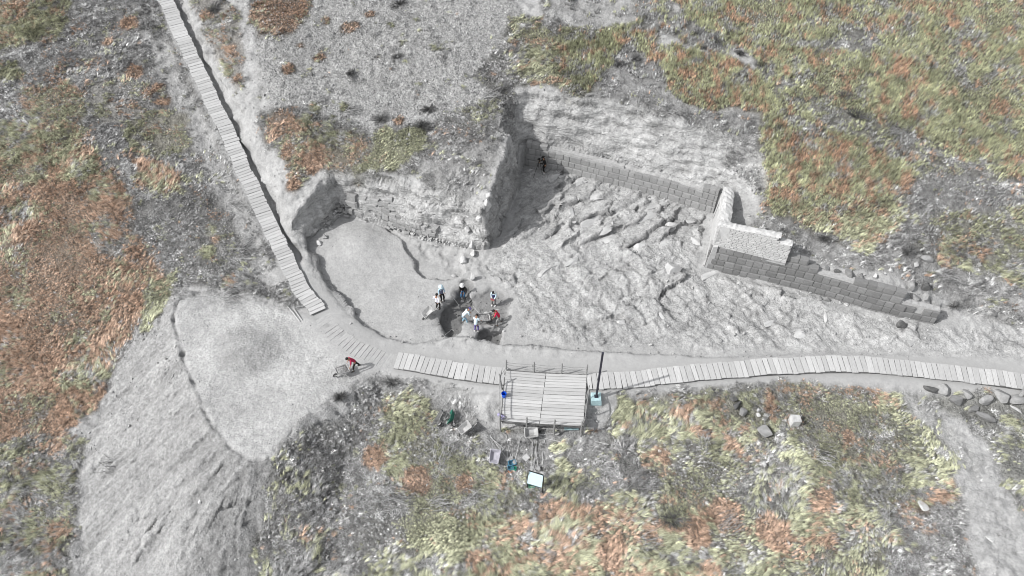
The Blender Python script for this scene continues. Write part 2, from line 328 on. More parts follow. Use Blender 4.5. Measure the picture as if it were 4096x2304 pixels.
M['mudbrick'] = mat('pale_mudbrick', g3(.43), .95, .16, 5, .4, 25, .10)
M['mudcap'] = mat('pale_mud_capping', g3(.45), .95, .14, 3, .7, 9)
M['rubble'] = mat('dusty_rubble_stone', g3(.27), .9, .25, 4, .5, 14, .22)
M['palestone'] = mat('pale_stone', g3(.43), .9, .22, 4, .5, 14, .14)
M['greystone'] = mat('grey_stone', g3(.215), .9, .22, 4, .5, 14, .2)
M['darkstone'] = mat('dark_basalt', g3(.10), .85, .3, 5, .5, 18, .15)
M['galv'] = mat('scuffed_grey_steel', g3(.34), .55, .25, 5, .1, 20, .1, metal=.3)
M['galvd'] = mat('dirty_dark_steel', g3(.10), .6, .3, 6, .1)
M['tyre'] = mat('black_rubber', g3(.03), .8, .2)
M['handle'] = mat('bare_wood_handle', g3(.42), .7, .2, 8, .1)
M['soil'] = mat('loose_soil', g3(.24), .95, .4, 9, .8, 25)
M['stalk'] = mat('bleached_stalk', g3(.42), .9, .25, 5, vary=.3)
M['stalkd'] = mat('dark_dead_twig', g3(.12), .9, .35, 5, vary=.3)

# ------------------------------------------------------------------ what covers the ground
# (outline in photograph pixels, green grass, orange grass, grey dry grass, dark scrub, cover)
REG = [
 ([(2900,-60),(4250,-60),(4250,1200),(3760,1150),(3300,1050),(3060,900),(3040,300)], .22,.06,.44,.28,.75),
 ([(-150,-80),(600,-80),(680,140),(800,380),(930,650),(1040,880),(1150,1110),(1180,1240),(900,1150),(760,1150),(560,1290),(400,1560),(260,1720),(-150,1760)], .04,.04,.52,.40,.80),
 ([(560,130),(640,130),(820,470),(960,760),(1120,1080),(1150,1200),(1040,1130),(960,950),(850,720),(760,560),(700,450),(620,270)], .02,.02,.6,.1,.25),
 ([(340,340),(480,300),(560,340),(560,440),(500,500),(380,500),(340,420)], .22,.15,.6,.05,.62),
 ([(-150,-80),(260,-80),(300,60),(200,160),(120,190),(-150,190)], .46,.26,.28,.0,.95),
 ([(-150,220),(90,240),(90,320),(-150,330)], .75,.1,.15,.0,.95),
 ([(100,360),(260,320),(340,380),(330,470),(380,560),(180,520),(90,430)], .50,.22,.28,.0,.9),
 ([(-150,490),(180,490),(360,560),(420,700),(300,800),(-150,830)], .46,.40,.14,.0,1),
 ([(-150,800),(260,740),(440,660),(500,700),(540,820),(520,950),(600,990),(640,1080),(640,1160),(540,1300),(470,1420),(400,1560),(370,1640),(240,1720),(60,1790),(-150,1790)], .19,.68,.13,.0,1),
 ([(440,840),(520,840),(520,950),(600,990),(580,1060),(420,1030),(350,960)], .12,.3,.5,.08,.9),
 ([(600,1110),(700,1080),(690,1180),(640,1260),(600,1310),(560,1330),(560,1200)], .85,.1,.05,.0,1),
 ([(540,640),(620,640),(720,680),(720,760),(640,790),(540,750)], .2,.7,.1,.0,1),
 ([(540,440),(740,460),(760,560),(700,640),(560,620),(500,540)], .5,.22,.28,.0,.7),
 ([(-150,1770),(200,1740),(330,1760),(300,2100),(260,2360),(-150,2360)], .26,.10,.44,.20,.9),
 ([(740,-60),(860,-60),(960,60),(980,330),(940,360),(860,220)], .2,.25,.35,.2,.55),
 ([(1000,-60),(2080,-60),(2060,420),(1500,480),(1250,430),(1040,420)], .16,.06,.28,.5,.07),
 ([(1000,70),(1040,-60),(1250,-60),(1240,40),(1180,130),(1110,150),(1030,140)], .12,.80,.08,.0,.92),
 ([(1040,440),(1200,430),(1400,480),(1500,560),(1900,420),(2060,360),(2070,440),(1900,640),(1720,700),(1300,690),(1180,640),(1060,600)], .08,.04,.42,.46,.72),
 ([(1640,640),(1900,560),(2060,430),(2050,560),(1960,740),(1860,830),(1700,760)], .03,.02,.4,.55,.38),
 ([(1070,460),(1250,480),(1440,540),(1560,660),(1400,690),(1240,690),(1190,770),(1140,660),(1090,560)], .45,.38,.17,.0,.85),
 ([(1500,530),(1560,510),(1670,560),(1640,640),(1560,690),(1420,680),(1490,600)], .9,.08,.02,.0,1),
 ([(1850,430),(1930,430),(1900,520),(1840,500)], .6,.1,.2,.1,.7),
 ([(1900,300),(2080,60),(2250,90),(2320,140),(2250,280),(2350,350),(2150,330),(2080,340),(2000,420)], .15,.02,.45,.38,.7),
 ([(2150,-60),(2560,-60),(2640,60),(2500,110),(2250,100),(2150,40)], .06,.02,.5,.25,.25),
 ([(2040,80),(2330,110),(2560,80),(2640,150),(2560,220),(2440,250),(2430,330),(2330,380),(2240,370),(2100,320),(2060,290),(2060,180)], .60,.13,.20,.07,.97),
 ([(2500,-60),(2640,-60),(2700,30),(2820,100),(2960,180),(2900,240),(2740,170),(2560,110)], .2,.05,.45,.3,.6),
 ([(2640,-60),(4250,-60),(4250,700),(4000,720),(3860,640),(3700,560),(3520,490),(3300,420),(3080,300),(2960,180),(2800,110)], .62,.16,.18,.04,1),
 ([(2560,170),(2900,230),(3100,330),(3300,440),(3500,560),(3700,650),(3690,720),(3600,790),(3600,900),(3480,1030),(3300,960),(3100,870),(3050,800),(3040,450),(2800,430),(2680,380),(2600,260)], .62,.24,.13,.01,1),
 ([(3240,160),(3480,120),(3500,200),(3400,230),(3240,200)], .2,.05,.6,.15,.7),
 ([(3120,420),(3220,460),(3300,560),(3280,640),(3180,560)], .25,.1,.4,.25,.9),
 ([(3040,260),(3160,310),(3300,400),(3450,460),(3640,560),(3800,640),(3780,700),(3640,680),(3500,600),(3300,500),(3140,390),(3040,320)], .40,.08,.34,.18,.78),
 ([(3640,760),(3760,700),(4250,700),(4250,800),(4000,860),(3760,860),(3560,1060),(3100,960),(3060,860),(3280,970),(3480,1040),(3620,920)], .04,.02,.54,.40,.62),
 ([(3760,850),(4250,800),(4250,1200),(3900,1140),(3770,1000)], .55,.10,.25,.1,.7),
 ([(2980,900),(3080,840),(3500,1040),(3640,1000),(3780,1050),(4250,1180),(4250,1400),(3980,1300),(3760,1180),(3300,1060),(3000,960)], .04,.02,.44,.5,.42),
 ([(2500,160),(2600,230),(2700,400),(2850,450),(3040,450),(3060,800),(2960,720),(2860,560),(2700,500),(2480,430),(2350,400),(2450,260)], .02,.01,.40,.55,.5),
 ([(1480,1600),(1600,1540),(1960,1570),(1990,1700),(2400,1730),(2420,1580),(3000,1540),(3640,1570),(3800,1760),(3790,1960),(3640,2060),(3560,2360),(1000,2360),(1060,2000),(1130,1850)], .20,.04,.50,.26,.9),
 ([(1480,1500),(1990,1560),(2000,1730),(2450,1720),(2420,1580),(2800,1550),(2800,1600),(2500,1700),(2440,1800),(2260,1870),(1960,1870),(1900,1720),(1640,1620),(1420,1620)], .02,.0,.9,.08,.42),
 ([(1060,1960),(1160,1760),(1420,1640),(1620,1660),(1700,1850),(1600,2060),(1450,2360),(1050,2360)], .10,.03,.42,.45,.97),
 ([(1530,1580),(1700,1600),(1770,1740),(1880,1860),(2100,1940),(2080,2040),(2000,2140),(1760,2160),(1600,2000),(1540,1860),(1500,1700)], .60,.10,.24,.06,.97),
 ([(1600,2080),(1900,2050),(1960,2180),(1800,2260),(1660,2200)], .9,.06,.04,.0,1),
 ([(2000,2060),(2250,2000),(2420,2020),(2450,2360),(1950,2360),(1880,2220)], .40,.42,.18,.0,1),
 ([(2440,1640),(2620,1580),(3200,1560),(3500,1560),(3680,1720),(3800,1860),(3820,1960),(3700,2060),(3560,2140),(3540,2360),(2400,2360),(2440,1900)], .52,.13,.30,.05,.92),
 ([(2400,1760),(2520,1740),(2560,1860),(2640,1950),(2560,2000),(2400,1960)], .08,.02,.8,.1,.7),
 ([(2460,2080),(2800,2020),(3000,2120),(2960,2360),(2400,2360)], .46,.30,.22,.02,.96),
 ([(3000,1700),(3120,1780),(3200,2000),(3100,2160),(2960,2040),(2960,1800)], .22,.06,.62,.1,.8),
 ([(3580,1560),(3690,1570),(3810,1690),(3930,1850),(3900,1960),(3850,1870),(3740,1740),(3640,1660)], .2,.0,.75,.05,.16),
 ([(3580,1980),(3740,1960),(3840,1940),(3850,2100),(3920,2360),(3560,2360)], .03,.05,.14,.78,1),
 ([(3560,1990),(3700,1990),(3820,1920),(3820,2000),(3620,2080)], .2,.75,.05,.0,1),
 ([(3500,1590),(3600,1590),(3720,1720),(3800,1850),(3760,1900),(3620,1760)], .72,.04,.24,.0,.9),
 ([(3660,1560),(4250,1600),(4250,2200),(4130,2150),(4010,1890),(3880,1700)], .30,.02,.45,.23,.6),
]
REGW = []
nwx, nwy = .55 * fbm(CX, CY, 1.6, 201, 3), .55 * fbm(CX, CY, 1.6, 211, 3)
dens = np.zeros((5,) + CX.shape)
for poly, *v in REG:
    W = [tuple(at(max(-150, min(4250, a)), max(-80, min(2360, b)))[:2]) for a, b in poly]
    w = sstep(.35, -.35, poly_sd(CX + nwx, CY + nwy, W))
    for k in range(5): dens[k] = dens[k] * (1 - w) + v[k] * w
for (a, b, r, k, c) in [(520,100,40,1,.9),(535,290,40,1,.9),(640,350,26,1,.9),(650,405,30,1,.9),(425,170,24,1,.9),(590,365,26,1,.9),(1150,600,30,1,.9),(1255,650,46,1,.95),(1175,735,30,1,.95),
        (1110,480,36,1,.8),(1085,545,30,1,.8),(820,60,30,1,.8),(920,190,26,1,.8),(950,310,20,1,.9),(1200,185,16,1,.9),(1272,235,20,1,.9),(1150,270,24,1,.9),(1300,85,22,1,.8),(1420,105,20,1,.9),(1390,115,30,1,.8),(1480,60,22,1,.8),
        (820,1010,30,0,.9),(850,920,26,0,.8),(860,960,20,1,.8),(1555,100,16,0,.9),(1650,560,60,0,1),(1600,490,20,1,.8),(1970,300,16,1,.9),(2000,340,14,0,.9),(1260,430,30,0,.9),(1380,430,22,0,.9),(1230,485,26,0,.9),
        (1670,1925,44,1,1),(1500,1840,44,1,1),(1860,1940,34,1,.9),(2060,1560,2,0,.1),(2480,1640,40,0,.9),(2740,1650,28,1,.9),(2830,1740,26,1,.9),(3080,1620,30,1,.9),(2900,2050,50,1,1),(2640,1820,30,1,.9),(2930,1800,26,1,.9),
        (2780,2130,50,1,1),(3090,2130,60,1,1),(2430,2220,50,1,1),(2240,1860,26,0,.9),(2235,1790,20,0,.8),(1690,1560,2,0,.1),(3400,1740,22,1,.9),(3280,2000,40,1,.8),(3330,2180,36,1,.9)]:
    q = at(a, b); d = np.hypot(CX + nwx * .5 - q[0], CY + nwy * .5 - q[1]); w = sstep(r / 50 + .15, r / 50 - .15, d)
    for j in range(4): dens[j] = dens[j] * (1 - w) + (c if j == k else (1 - c) / 3) * w
    dens[4] = dens[4] * (1 - w) + w * min(1, c + .1)
# nothing grows on the paths, the rock, the floor of the dig
keep = np.ones(CX.shape)
for W, half in ((WALK1, .78), (WALK2, .78), (WALK3, .78), ([(2010,1595,-.5),(2340,1600,-.5)], 2.1)):
    sd = poly_sd(CX, CY, [P(*w) for w in W], [(0,)] * len(W), closed=False)[0]; keep *= sstep(half, half + .12, sd)
keep *= 1 - sstep(.1, -.1, sdc)
dens[4] *= keep
def dn(k, x, y): return samp(dens[k], x, y, CS)

# ------------------------------------------------------------------ ground sheet
def grow(n, a, s): return [a + s * (1.28 ** k - 1) / .28 for k in range(1, n)]
fx = np.arange(-47.5, 47.5, .1); fy = np.arange(-25, 30, .1)
lo = grow(20, 0, .25)
xs = np.r_[-47.5 - np.array(lo[::-1]), fx, 47.5 + np.array(lo)]; ys = np.r_[-25 - np.array(lo[::-1]), fy, 30 + np.array(lo)]
TX, TY = np.meshgrid(xs, ys); TZ = samp(H, TX, TY)
nv = TX.size; co = np.c_[TX.ravel(), TY.ravel(), TZ.ravel()]
gy_, gx_ = np.gradient(samp(H, TX, TY), ys, xs)
slope = np.hypot(gx_, gy_).ravel(); nrm = np.c_[-gx_.ravel(), -gy_.ravel(), np.ones(nv)]; nrm /= np.linalg.norm(nrm, axis=1)[:, None]
steep = sstep(.7, 1.6, slope)
disp = steep * (.38 * vnoise3(co, (1.2, 1.2, .40)) + .15 * vnoise3(co, (.7, .7, .28), 9) + .05 * vnoise3(co, (.3, .3, .2), 19))
S = lambda A: samp(A, TX, TY).ravel()
stp = S(step); near = np.abs(S(sdd) - .2) < .5
disp = np.where((stp > .3) & near, 0, disp)
co = co + nrm * disp[:, None]
nxn, nyn = len(xs), len(ys)
idx = np.arange(nv).reshape(nyn, nxn)
fa = np.stack([idx[:-1, :-1], idx[:-1, 1:], idx[1:, 1:], idx[1:, :-1]], -1).reshape(-1, 4)
me = bpy.data.meshes.new('ground')
me.vertices.add(nv); me.vertices.foreach_set('co', co.astype(np.float32).ravel())
me.loops.add(fa.size); me.loops.foreach_set('vertex_index', fa.ravel().astype(np.int32))
me.polygons.add(len(fa)); me.polygons.foreach_set('loop_start', np.arange(0, fa.size, 4, dtype=np.int32))
me.update(calc_edges=True)
me.shade_smooth()
# colour of the ground, with some shade painted in
x, y = co[:, 0], co[:, 1]
n1 = fbm(x, y, 1.4, 301, 4); n2 = fbm(x, y, .4, 311, 3); n3 = fbm(x, y, 5, 321, 3)
cvr = dn(4, x, y)
alb = .325 + .045 * n1 + .03 * n2 + .03 * n3
grn = cvr * (dn(0, x, y)); org = cvr * dn(1, x, y); drk = cvr * dn(3, x, y); gry = cvr * dn(2, x, y)
alb = alb + .055 * S(clod)
lit = np.clip(cvr * 1.3, 0, 1)
alb = alb * (1 - lit) + (.19 + .05 * n1 + .05 * n2 - .05 * dn(3, x, y)) * lit
RK = S(rk); alb = alb * (1 - RK) + RK * (.375 + .06 * n1 + .06 * n2 + .05 * S(i2 - .5) * 1.2 + .05 * n3 - .11 * S(scarp * np.clip(amp1, 0, 1)) - .05 * S(np.exp(-c1 / .06)) - .03 * S(np.exp(-c2 / .08)) + .02 * S(pocket))  # scarp faces darkened to paint in their shade; cracks darker too
CLF = S(cliff); strat = np.sin(co[:, 2] * 16 + 3 * n3 + 1.2 * n1) * .5 + np.sin(co[:, 2] * 37 + 2 * n1) * .3
alb = alb * (1 - CLF * .85) + CLF * .85 * (.43 + .03 * strat + .07 * n1 + .08 * n3 + .03 * n2)
INS = S(inside); sm = INS * (1 - RK); alb = alb * (1 - sm * .8) + sm * .8 * (.325 + .018 * n1 + .012 * n2 + .012 * n3)
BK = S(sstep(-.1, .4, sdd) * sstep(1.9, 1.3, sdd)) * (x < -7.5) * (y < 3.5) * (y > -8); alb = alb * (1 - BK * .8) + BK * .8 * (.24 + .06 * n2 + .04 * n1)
alb = alb * (1 - S(dug_dark) * .52)
HT = S(heap_top); HF = S(heap_face); alb = alb * (1 - HF * .8) + HF * .8 * (.295 + .15 * S(run) + .03 * n3 - .09 * sstep(-22.5, -18.5, x + .2 * y + 3) * sstep(-11.5, -14.0, y))  # lower right flank: shade away from the sun painted into the albedo
alb = alb * (1 - HT * .7) + HT * .8 * (.325 + .05 * n1 + .06 * n3 + .06 * S(np.exp(-((np.hypot((GXX + 17.5) / 1.25, GYY + 5.2) - 3.2) / .8) ** 2)) - .085 * S(sstep(.35, -.45, patch([(840,1385),(880,1330),(980,1305),(1090,1335),(1140,1400),(1060,1480),(960,1540),(880,1510),(835,1450)], .3) + .35 * fbm(GXX, GYY, .9, 191, 3))))
PM = S(pathm); alb = alb * (1 - PM * .8) + PM * .8 * (.335 + .012 * n1 + .01 * n2)
alb = alb - .07 * S(np.exp(-(sdh / .2) ** 2) * (flank > Hn - .8)) * (.6 + .8 * n2)  # shadow in the rim groove painted as a dark line
alb = alb + .05 * fbm(x, y, .22, 341, 2) * np.clip(1.2 - PM - .6 * sm - .5 * HT, .15, 1)
alb = np.clip(alb, .04, .7)
colr = np.ones((nv, 4), np.float32)
tg = np.clip(grn * .8, 0, 1)[:, None]; to = np.clip(org * .9, 0, 1)[:, None]
tint = np.array([1, 1, 1.]) * (1 - tg - to) + np.array([1.0, 1.03, .72]) * tg + np.array([1.15, .86, .68]) * to
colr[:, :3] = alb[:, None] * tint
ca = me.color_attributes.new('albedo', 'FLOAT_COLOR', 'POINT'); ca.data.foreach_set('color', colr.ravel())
rgh = np.clip(.15 * CLF - .15 * RK + .35 + .55 * S(clod) + .5 * lit + .35 * RK - .05 * CLF - .25 * PM + .1 * HT + .25 * HF - .1 * sm, .08, 1.3)
sa_ = me.attributes.new('strata', 'FLOAT', 'POINT'); sa_.data.foreach_set('value', np.clip(CLF + .15 * RK, 0, 1).astype(np.float32))
ra = me.attributes.new('relief', 'FLOAT', 'POINT'); ra.data.foreach_set('value', rgh.astype(np.float32))
gm = bpy.data.materials.new('excavated_earth'); gm.use_nodes = True; nt = gm.node_tree; L = nt.links.new; b = nt.nodes['Principled BSDF']
b.inputs['Roughness'].default_value = .95; b.inputs['Specular IOR Level'].default_value = .1
at1 = nd(nt, 'ShaderNodeAttribute', attribute_name='albedo'); at2 = nd(nt, 'ShaderNodeAttribute', attribute_name='relief')
tc = nd(nt, 'ShaderNodeTexCoord')
na = nd(nt, 'ShaderNodeTexNoise'); na.inputs['Scale'].default_value = 5; na.inputs['Detail'].default_value = 6; na.inputs['Roughness'].default_value = .72; L(tc.outputs['Object'], na.inputs['Vector'])
nb = nd(nt, 'ShaderNodeTexNoise'); nb.inputs['Scale'].default_value = 7.5; nb.inputs['Detail'].default_value = 5; nb.inputs['Roughness'].default_value = .65; L(tc.outputs['Object'], nb.inputs['Vector'])
vo = nd(nt, 'ShaderNodeTexVoronoi'); vo.inputs['Scale'].default_value = 5.5; L(tc.outputs['Object'], vo.inputs['Vector'])
mr = nd(nt, 'ShaderNodeMapRange'); mr.inputs[1].default_value = .35; mr.inputs[2].default_value = .65; mr.inputs[3].default_value = -.45; mr.inputs[4].default_value = .45; L(na.outputs[0], mr.inputs[0])
mu = nd(nt, 'ShaderNodeMath', operation='MULTIPLY_ADD'); L(mr.outputs[0], mu.inputs[0]); L(at2.outputs['Fac'], mu.inputs[1]); mu.inputs[2].default_value = 1
sc = nd(nt, 'ShaderNodeVectorMath', operation='SCALE'); L(at1.outputs['Color'], sc.inputs[0]); L(mu.outputs[0], sc.inputs['Scale']); L(sc.outputs[0], b.inputs['Base Color'])
vm = nd(nt, 'ShaderNodeMath', operation='MULTIPLY_ADD'); L(vo.outputs['Distance'], vm.inputs[0]); vm.inputs[1].default_value = -.25; L(nb.outputs[0], vm.inputs[2])
at3 = nd(nt, 'ShaderNodeAttribute', attribute_name='strata'); mp3 = nd(nt, 'ShaderNodeMapping'); mp3.inputs['Scale'].default_value = (.9, .9, 3.4); L(tc.outputs['Object'], mp3.inputs[0])
ns = nd(nt, 'ShaderNodeTexNoise'); ns.inputs['Scale'].default_value = 1.3; ns.inputs['Detail'].default_value = 6; ns.inputs['Roughness'].default_value = .6; ns.inputs['Distortion'].default_value = .4; L(mp3.outputs[0], ns.inputs['Vector'])
m3 = nd(nt, 'ShaderNodeMath', operation='MULTIPLY'); L(ns.outputs[0], m3.inputs[0]); L(at3.outputs['Fac'], m3.inputs[1])
m4 = nd(nt, 'ShaderNodeMapRange'); m4.inputs[1].default_value = .35; m4.inputs[2].default_value = .65; m4.inputs[3].default_value = -.16; m4.inputs[4].default_value = .16; L(ns.outputs[0], m4.inputs[0])
m5 = nd(nt, 'ShaderNodeMath', operation='MULTIPLY_ADD'); L(m4.outputs[0], m5.inputs[0]); L(at3.outputs['Fac'], m5.inputs[1]); m5.inputs[2].default_value = 1
sc2 = nd(nt, 'ShaderNodeVectorMath', operation='SCALE'); L(sc.outputs[0], sc2.inputs[0]); L(m5.outputs[0], sc2.inputs['Scale']); L(sc2.outputs[0], b.inputs['Base Color'])
bp = nd(nt, 'ShaderNodeBump'); bp.inputs['Distance'].default_value = .36; L(vm.outputs[0], bp.inputs['Height']); L(at2.outputs['Fac'], bp.inputs['Strength']); bp3 = nd(nt, 'ShaderNodeBump'); bp3.inputs['Distance'].default_value = .45; bp3.inputs['Strength'].default_value = .9; L(m3.outputs[0], bp3.inputs['Height']); L(bp.outputs[0], bp3.inputs['Normal']); L(bp3.outputs[0], b.inputs['Normal'])
me.materials.append(gm)
ground = link('ground', me); tag(ground, kind='structure')

# ------------------------------------------------------------------ mesh builder
class MB:
    def __init__(s): s.v = []; s.f = []; s.mi = []
    def add(s, vs, fs, m=0):
        o = len(s.v); s.v += [tuple(v) for v in vs]; s.f += [tuple(i + o for i in f) for f in fs]; s.mi += [m] * len(fs); return s
    def box(s, c, d, rz=0, M_=None, m=0, jit=0):
        c = Vector(c); x, y, z = d[0] / 2, d[1] / 2, d[2] / 2
        vs = [Vector((a * x, b_ * y, e * z)) for e in (-1, 1) for a, b_ in ((-1, -1), (1, -1), (1, 1), (-1, 1))]
        Rm = M_ if M_ else Matrix.Rotation(rz, 3, 'Z')
        vs = [Rm @ v + c + Vector([rnd.uniform(-jit, jit) for _ in range(3)]) for v in vs]
        return s.add(vs, [(3, 2, 1, 0), (4, 5, 6, 7), (0, 1, 5, 4), (1, 2, 6, 5), (2, 3, 7, 6), (3, 0, 4, 7)], m)
    def tube(s, pts, rad, n=6, m=0, caps=True, flat=1.0):
        pts = [Vector(p) for p in pts]; rad = rad if isinstance(rad, (list, tuple)) else [rad] * len(pts); vs = []
        for i, p in enumerate(pts):
            t = (pts[min(i + 1, len(pts) - 1)] - pts[max(i - 1, 0)]).normalized()
            up = Vector((0, 0, 1)) if abs(t.z) < .9 else Vector((1, 0, 0))
            a = t.cross(up).normalized(); b = a.cross(t)
            for k in range(n):
                q = 2 * math.pi * (k + .5) / n; vs.append(p + (a * math.cos(q) + b * math.sin(q) * flat) * rad[i])
        fs = [(i * n + k, i * n + (k + 1) % n, (i + 1) * n + (k + 1) % n, (i + 1) * n + k) for i in range(len(pts) - 1) for k in range(n)]
        if caps: fs += [tuple(range(n))[::-1], tuple((len(pts) - 1) * n + k for k in range(n))]
        return s.add(vs, fs, m)
    def lathe(s, prof, n=16, c=(0, 0, 0), axis='Z', m=0):
        vs = []
        for r, z in prof:
            for k in range(n):
                q = 2 * math.pi * k / n; p = (r * math.cos(q), r * math.sin(q), z)
                if axis == 'X': p = (p[2], p[0], p[1])
                if axis == 'Y': p = (p[0], p[2], p[1])
                vs.append((p[0] + c[0], p[1] + c[1], p[2] + c[2]))
        fs = [(i * n + k, i * n + (k + 1) % n, (i + 1) * n + (k + 1) % n, (i + 1) * n + k) for i in range(len(prof) - 1) for k in range(n)]
        return s.add(vs, fs, m)
    def ball(s, c, r, n=8, k=5, m=0, rot=None):
        r = r if isinstance(r, (tuple, list)) else (r, r, r)
        vs = [(0, 0, -1)] + [(math.sin(math.pi * j / k) * math.cos(2 * math.pi * i / n), math.sin(math.pi * j / k) * math.sin(2 * math.pi * i / n), -math.cos(math.pi * j / k)) for j in range(1, k) for i in range(n)] + [(0, 0, 1)]
        vs = [Vector((v[0] * r[0], v[1] * r[1], v[2] * r[2])) for v in vs]
        if rot: vs = [rot @ v for v in vs]
        vs = [v + Vector(c) for v in vs]; fs = []
        for i in range(n):
            fs.append((0, 1 + (i + 1) % n, 1 + i)); fs.append((len(vs) - 1, 1 + (k - 2) * n + i, 1 + (k - 2) * n + (i + 1) % n))
            for j in range(k - 2): a = 1 + j * n; fs.append((a + i, a + (i + 1) % n, a + n + (i + 1) % n, a + n + i))
        return s.add(vs, fs, m)
    def mesh(s, name, mats, smooth=False):
        me = bpy.data.meshes.new(name); me.from_pydata([tuple(v) for v in s.v], [], s.f)
        mats = mats if isinstance(mats, (list, tuple)) else [mats]
        for m in mats: me.materials.append(m)
        if len(mats) > 1: me.polygons.foreach_set('material_index', s.mi)
        if smooth: me.shade_smooth()
        return me
    def build(s, name, mats, parent=None, loc=None, rot=None, smooth=False): return link(name, s.mesh(name, mats, smooth), parent, loc, rot)

# ------------------------------------------------------------------ dressed stone walls
def block_mesh(name, m, belly=.05, jit=.012):
    """unit block: width x in -.5...5, front at y=0 with a proud worked face, height z in 0..1"""
    b = MB(); r = [(-.5, .0), (.5, .0), (.5, 1), (-.5, 1)]
    q = lambda a, c_, y: (a * (1 if abs(a) else 0), y, c_)
    outer = [(a + rnd.uniform(-jit, jit), belly, c_ + rnd.uniform(-jit, jit)) for a, c_ in r]
    inner = [(a * .86 + rnd.uniform(-.03, .03), rnd.uniform(-.02, .02), .5 + (c_ - .5) * .80 + rnd.uniform(-.03, .03)) for a, c_ in r]
    back = [(a, .98, c_) for a, c_ in r]
    b.add(outer + inner + back, [(4, 5, 6, 7), (0, 1, 5, 4), (1, 2, 6, 5), (2, 3, 7, 6), (3, 0, 4, 7), (1, 0, 8, 9), (2, 1, 9, 10), (3, 2, 10, 11), (0, 3, 11, 8), (11, 10, 9, 8)])
    return b.mesh(name, m)
BLK = {k: [block_mesh(k, M[k], .05 if k != 'mudbrick' else .07) for _ in range(9)] for k in ('ashlar', 'ashlar_pale', 'mudbrick')}
def masonry(root, pts, zb, top, course, lens, kind, pname, batter=.12, depth=.42, gap=.018, ragged=0):
    """pts: world foot line with the outer face on its right-hand side; top(s) -> height of the wall's top at distance s"""
    pts = [Vector((p[0], p[1])) for p in pts]; seg = [(pts[i + 1] - pts[i]).length for i in range(len(pts) - 1)]; tot = sum(seg)
    o = root.location
    def pos(s):
        for i, l in enumerate(seg):
            if s <= l or i == len(seg) - 1:
                t = (pts[i + 1] - pts[i]) / l; return pts[i] + t * s, t
            s -= l
    z = zb; k = 0; n = 0
    while k < 60:
        h = course * rnd.uniform(.88, 1.12); s = -rnd.uniform(0, lens[0]); any_ = False
        while s < tot:
            l = rnd.uniform(*lens) * (1.25 if rnd.random() < .15 else 1); a, b_ = max(s, 0), min(s + l, tot)
            s += l
            if b_ - a < .12: continue
            mid = (a + b_) / 2
            if z + h * .55 > top(mid): continue
            if z + h * 1.5 > top(mid) and mid > tot * .45 and rnd.random() < ragged: any_ = True; continue
            # keep a block inside one straight run
            mid = (a + b_) / 2; p, t_ = pos(mid); nin = Vector((-t_.y, t_.x)); off = batter * (z - zb) + rnd.uniform(-.012, .012)
            p = p + nin * off; any_ = True; n += 1
            hh = min(h, top(mid) - z + .12)
            link(pname, rnd.choice(BLK[kind]), root, (p.x - o[0], p.y - o[1], z - o[2]), (batter * -1.0 * 0, 0, math.atan2(t_.y, t_.x)), (b_ - a - gap, depth, hh - gap))
        z += h; k += 1
        if not any_: break
    # earth core behind the joints
    c = MB(); N = max(4, int(tot / .5))
    for i in range(N):
        a, b_ = tot * i / N, tot * (i + 1) / N; p, t1 = pos(a + .001); q, t2 = pos(b_ - .001)
        tz = min(top(a), top(b_)) - .06
        if tz - zb < .1: continue
        n1_ = Vector((-t1.y, t1.x)); n2_ = Vector((-t2.y, t2.x)); off = batter * (tz - zb)
        f0, f1 = .09, .09 + off; e = depth - .04
        vs = [p + n1_ * f0, q + n2_ * f0, q + n2_ * (e + f1), p + n1_ * (e + f1), p + n1_ * f1, q + n2_ * f1, q + n2_ * (e + f1), p + n1_ * (e + f1)]
        vs = [(v.x - o[0], v.y - o[1], (zb - .3 if j < 4 else tz) - o[2]) for j, v in enumerate(vs)]
        c.add(vs, [(3, 2, 1, 0), (4, 5, 6, 7), (0, 1, 5, 4), (1, 2, 6, 5), (2, 3, 7, 6), (3, 0, 4, 7)])
    c.build('core', M['mortar'], root); return n
def lerp_top(pts_px, zb):
    """top line given in pixels over the wall: returns the world foot line and a height function of distance"""
    pass
def wall_run(rows):
    """rows: (column, row) of the foot, foot height, row of the top edge -> foot line and top(s)"""
    W = []; T = []; acc = 0
    for i, (px, py, z, ptop) in enumerate(rows):
        x, y = P(px, py, z); zt = z
        for _ in range(5): zt = z_for(y + .12 * (zt - z), ptop)
        if i: acc += math.hypot(x - W[-1][0], y - W[-1][1])
        W.append((x, y)); T.append((acc, zt))
    def top(s):
        for (a, za), (b_, zb_) in zip(T, T[1:]):
            if s <= b_: return za + (zb_ - za) * (s - a) / max(b_ - a, 1e-6)
        return T[-1][1]
    return W, top, T
W1, top1, T1 = wall_run([(2101,664,1,572),(2233,687,1,604),(2490,752,1,668),(2500,755,1,690),(2673,802,1,730),(2851,857,1,764)])
w1 = empty('stone_wall', (W1[0][0], W1[0][1], .6)); tag(w1, 'grey stone block wall at the foot of the tall white cliff behind the photographer', 'wall', 'excavated dressed stone walls')
nb1 = masonry(w1, W1, .50, top1, .58, (.45, .78), 'ashlar_pale', 'stone_block', .10, .46)
W2, top2, T2 = wall_run([(2851,857,1,764),(2815,1075,.5,976)])
W3, top3, T3 = wall_run([(2815,1075,.5,976),(2948,1106,.5,996),(3160,1152,.5,1041),(3217,1166,.5,1058),(3222,1167,.5,1084),(3330,1196,.5,1115),(3473,1238,.5,1149),(3575,1264,.5,1177),(3580,1266,.5,1207),(3735,1298,.5,1247)])
w2 = empty('stone_wall', (W3[0][0], W3[0][1], .2)); tag(w2, 'long dark grey stone block wall stepping down beside the bedrock, below the small pale brick wall', 'wall', 'excavated dressed stone walls')
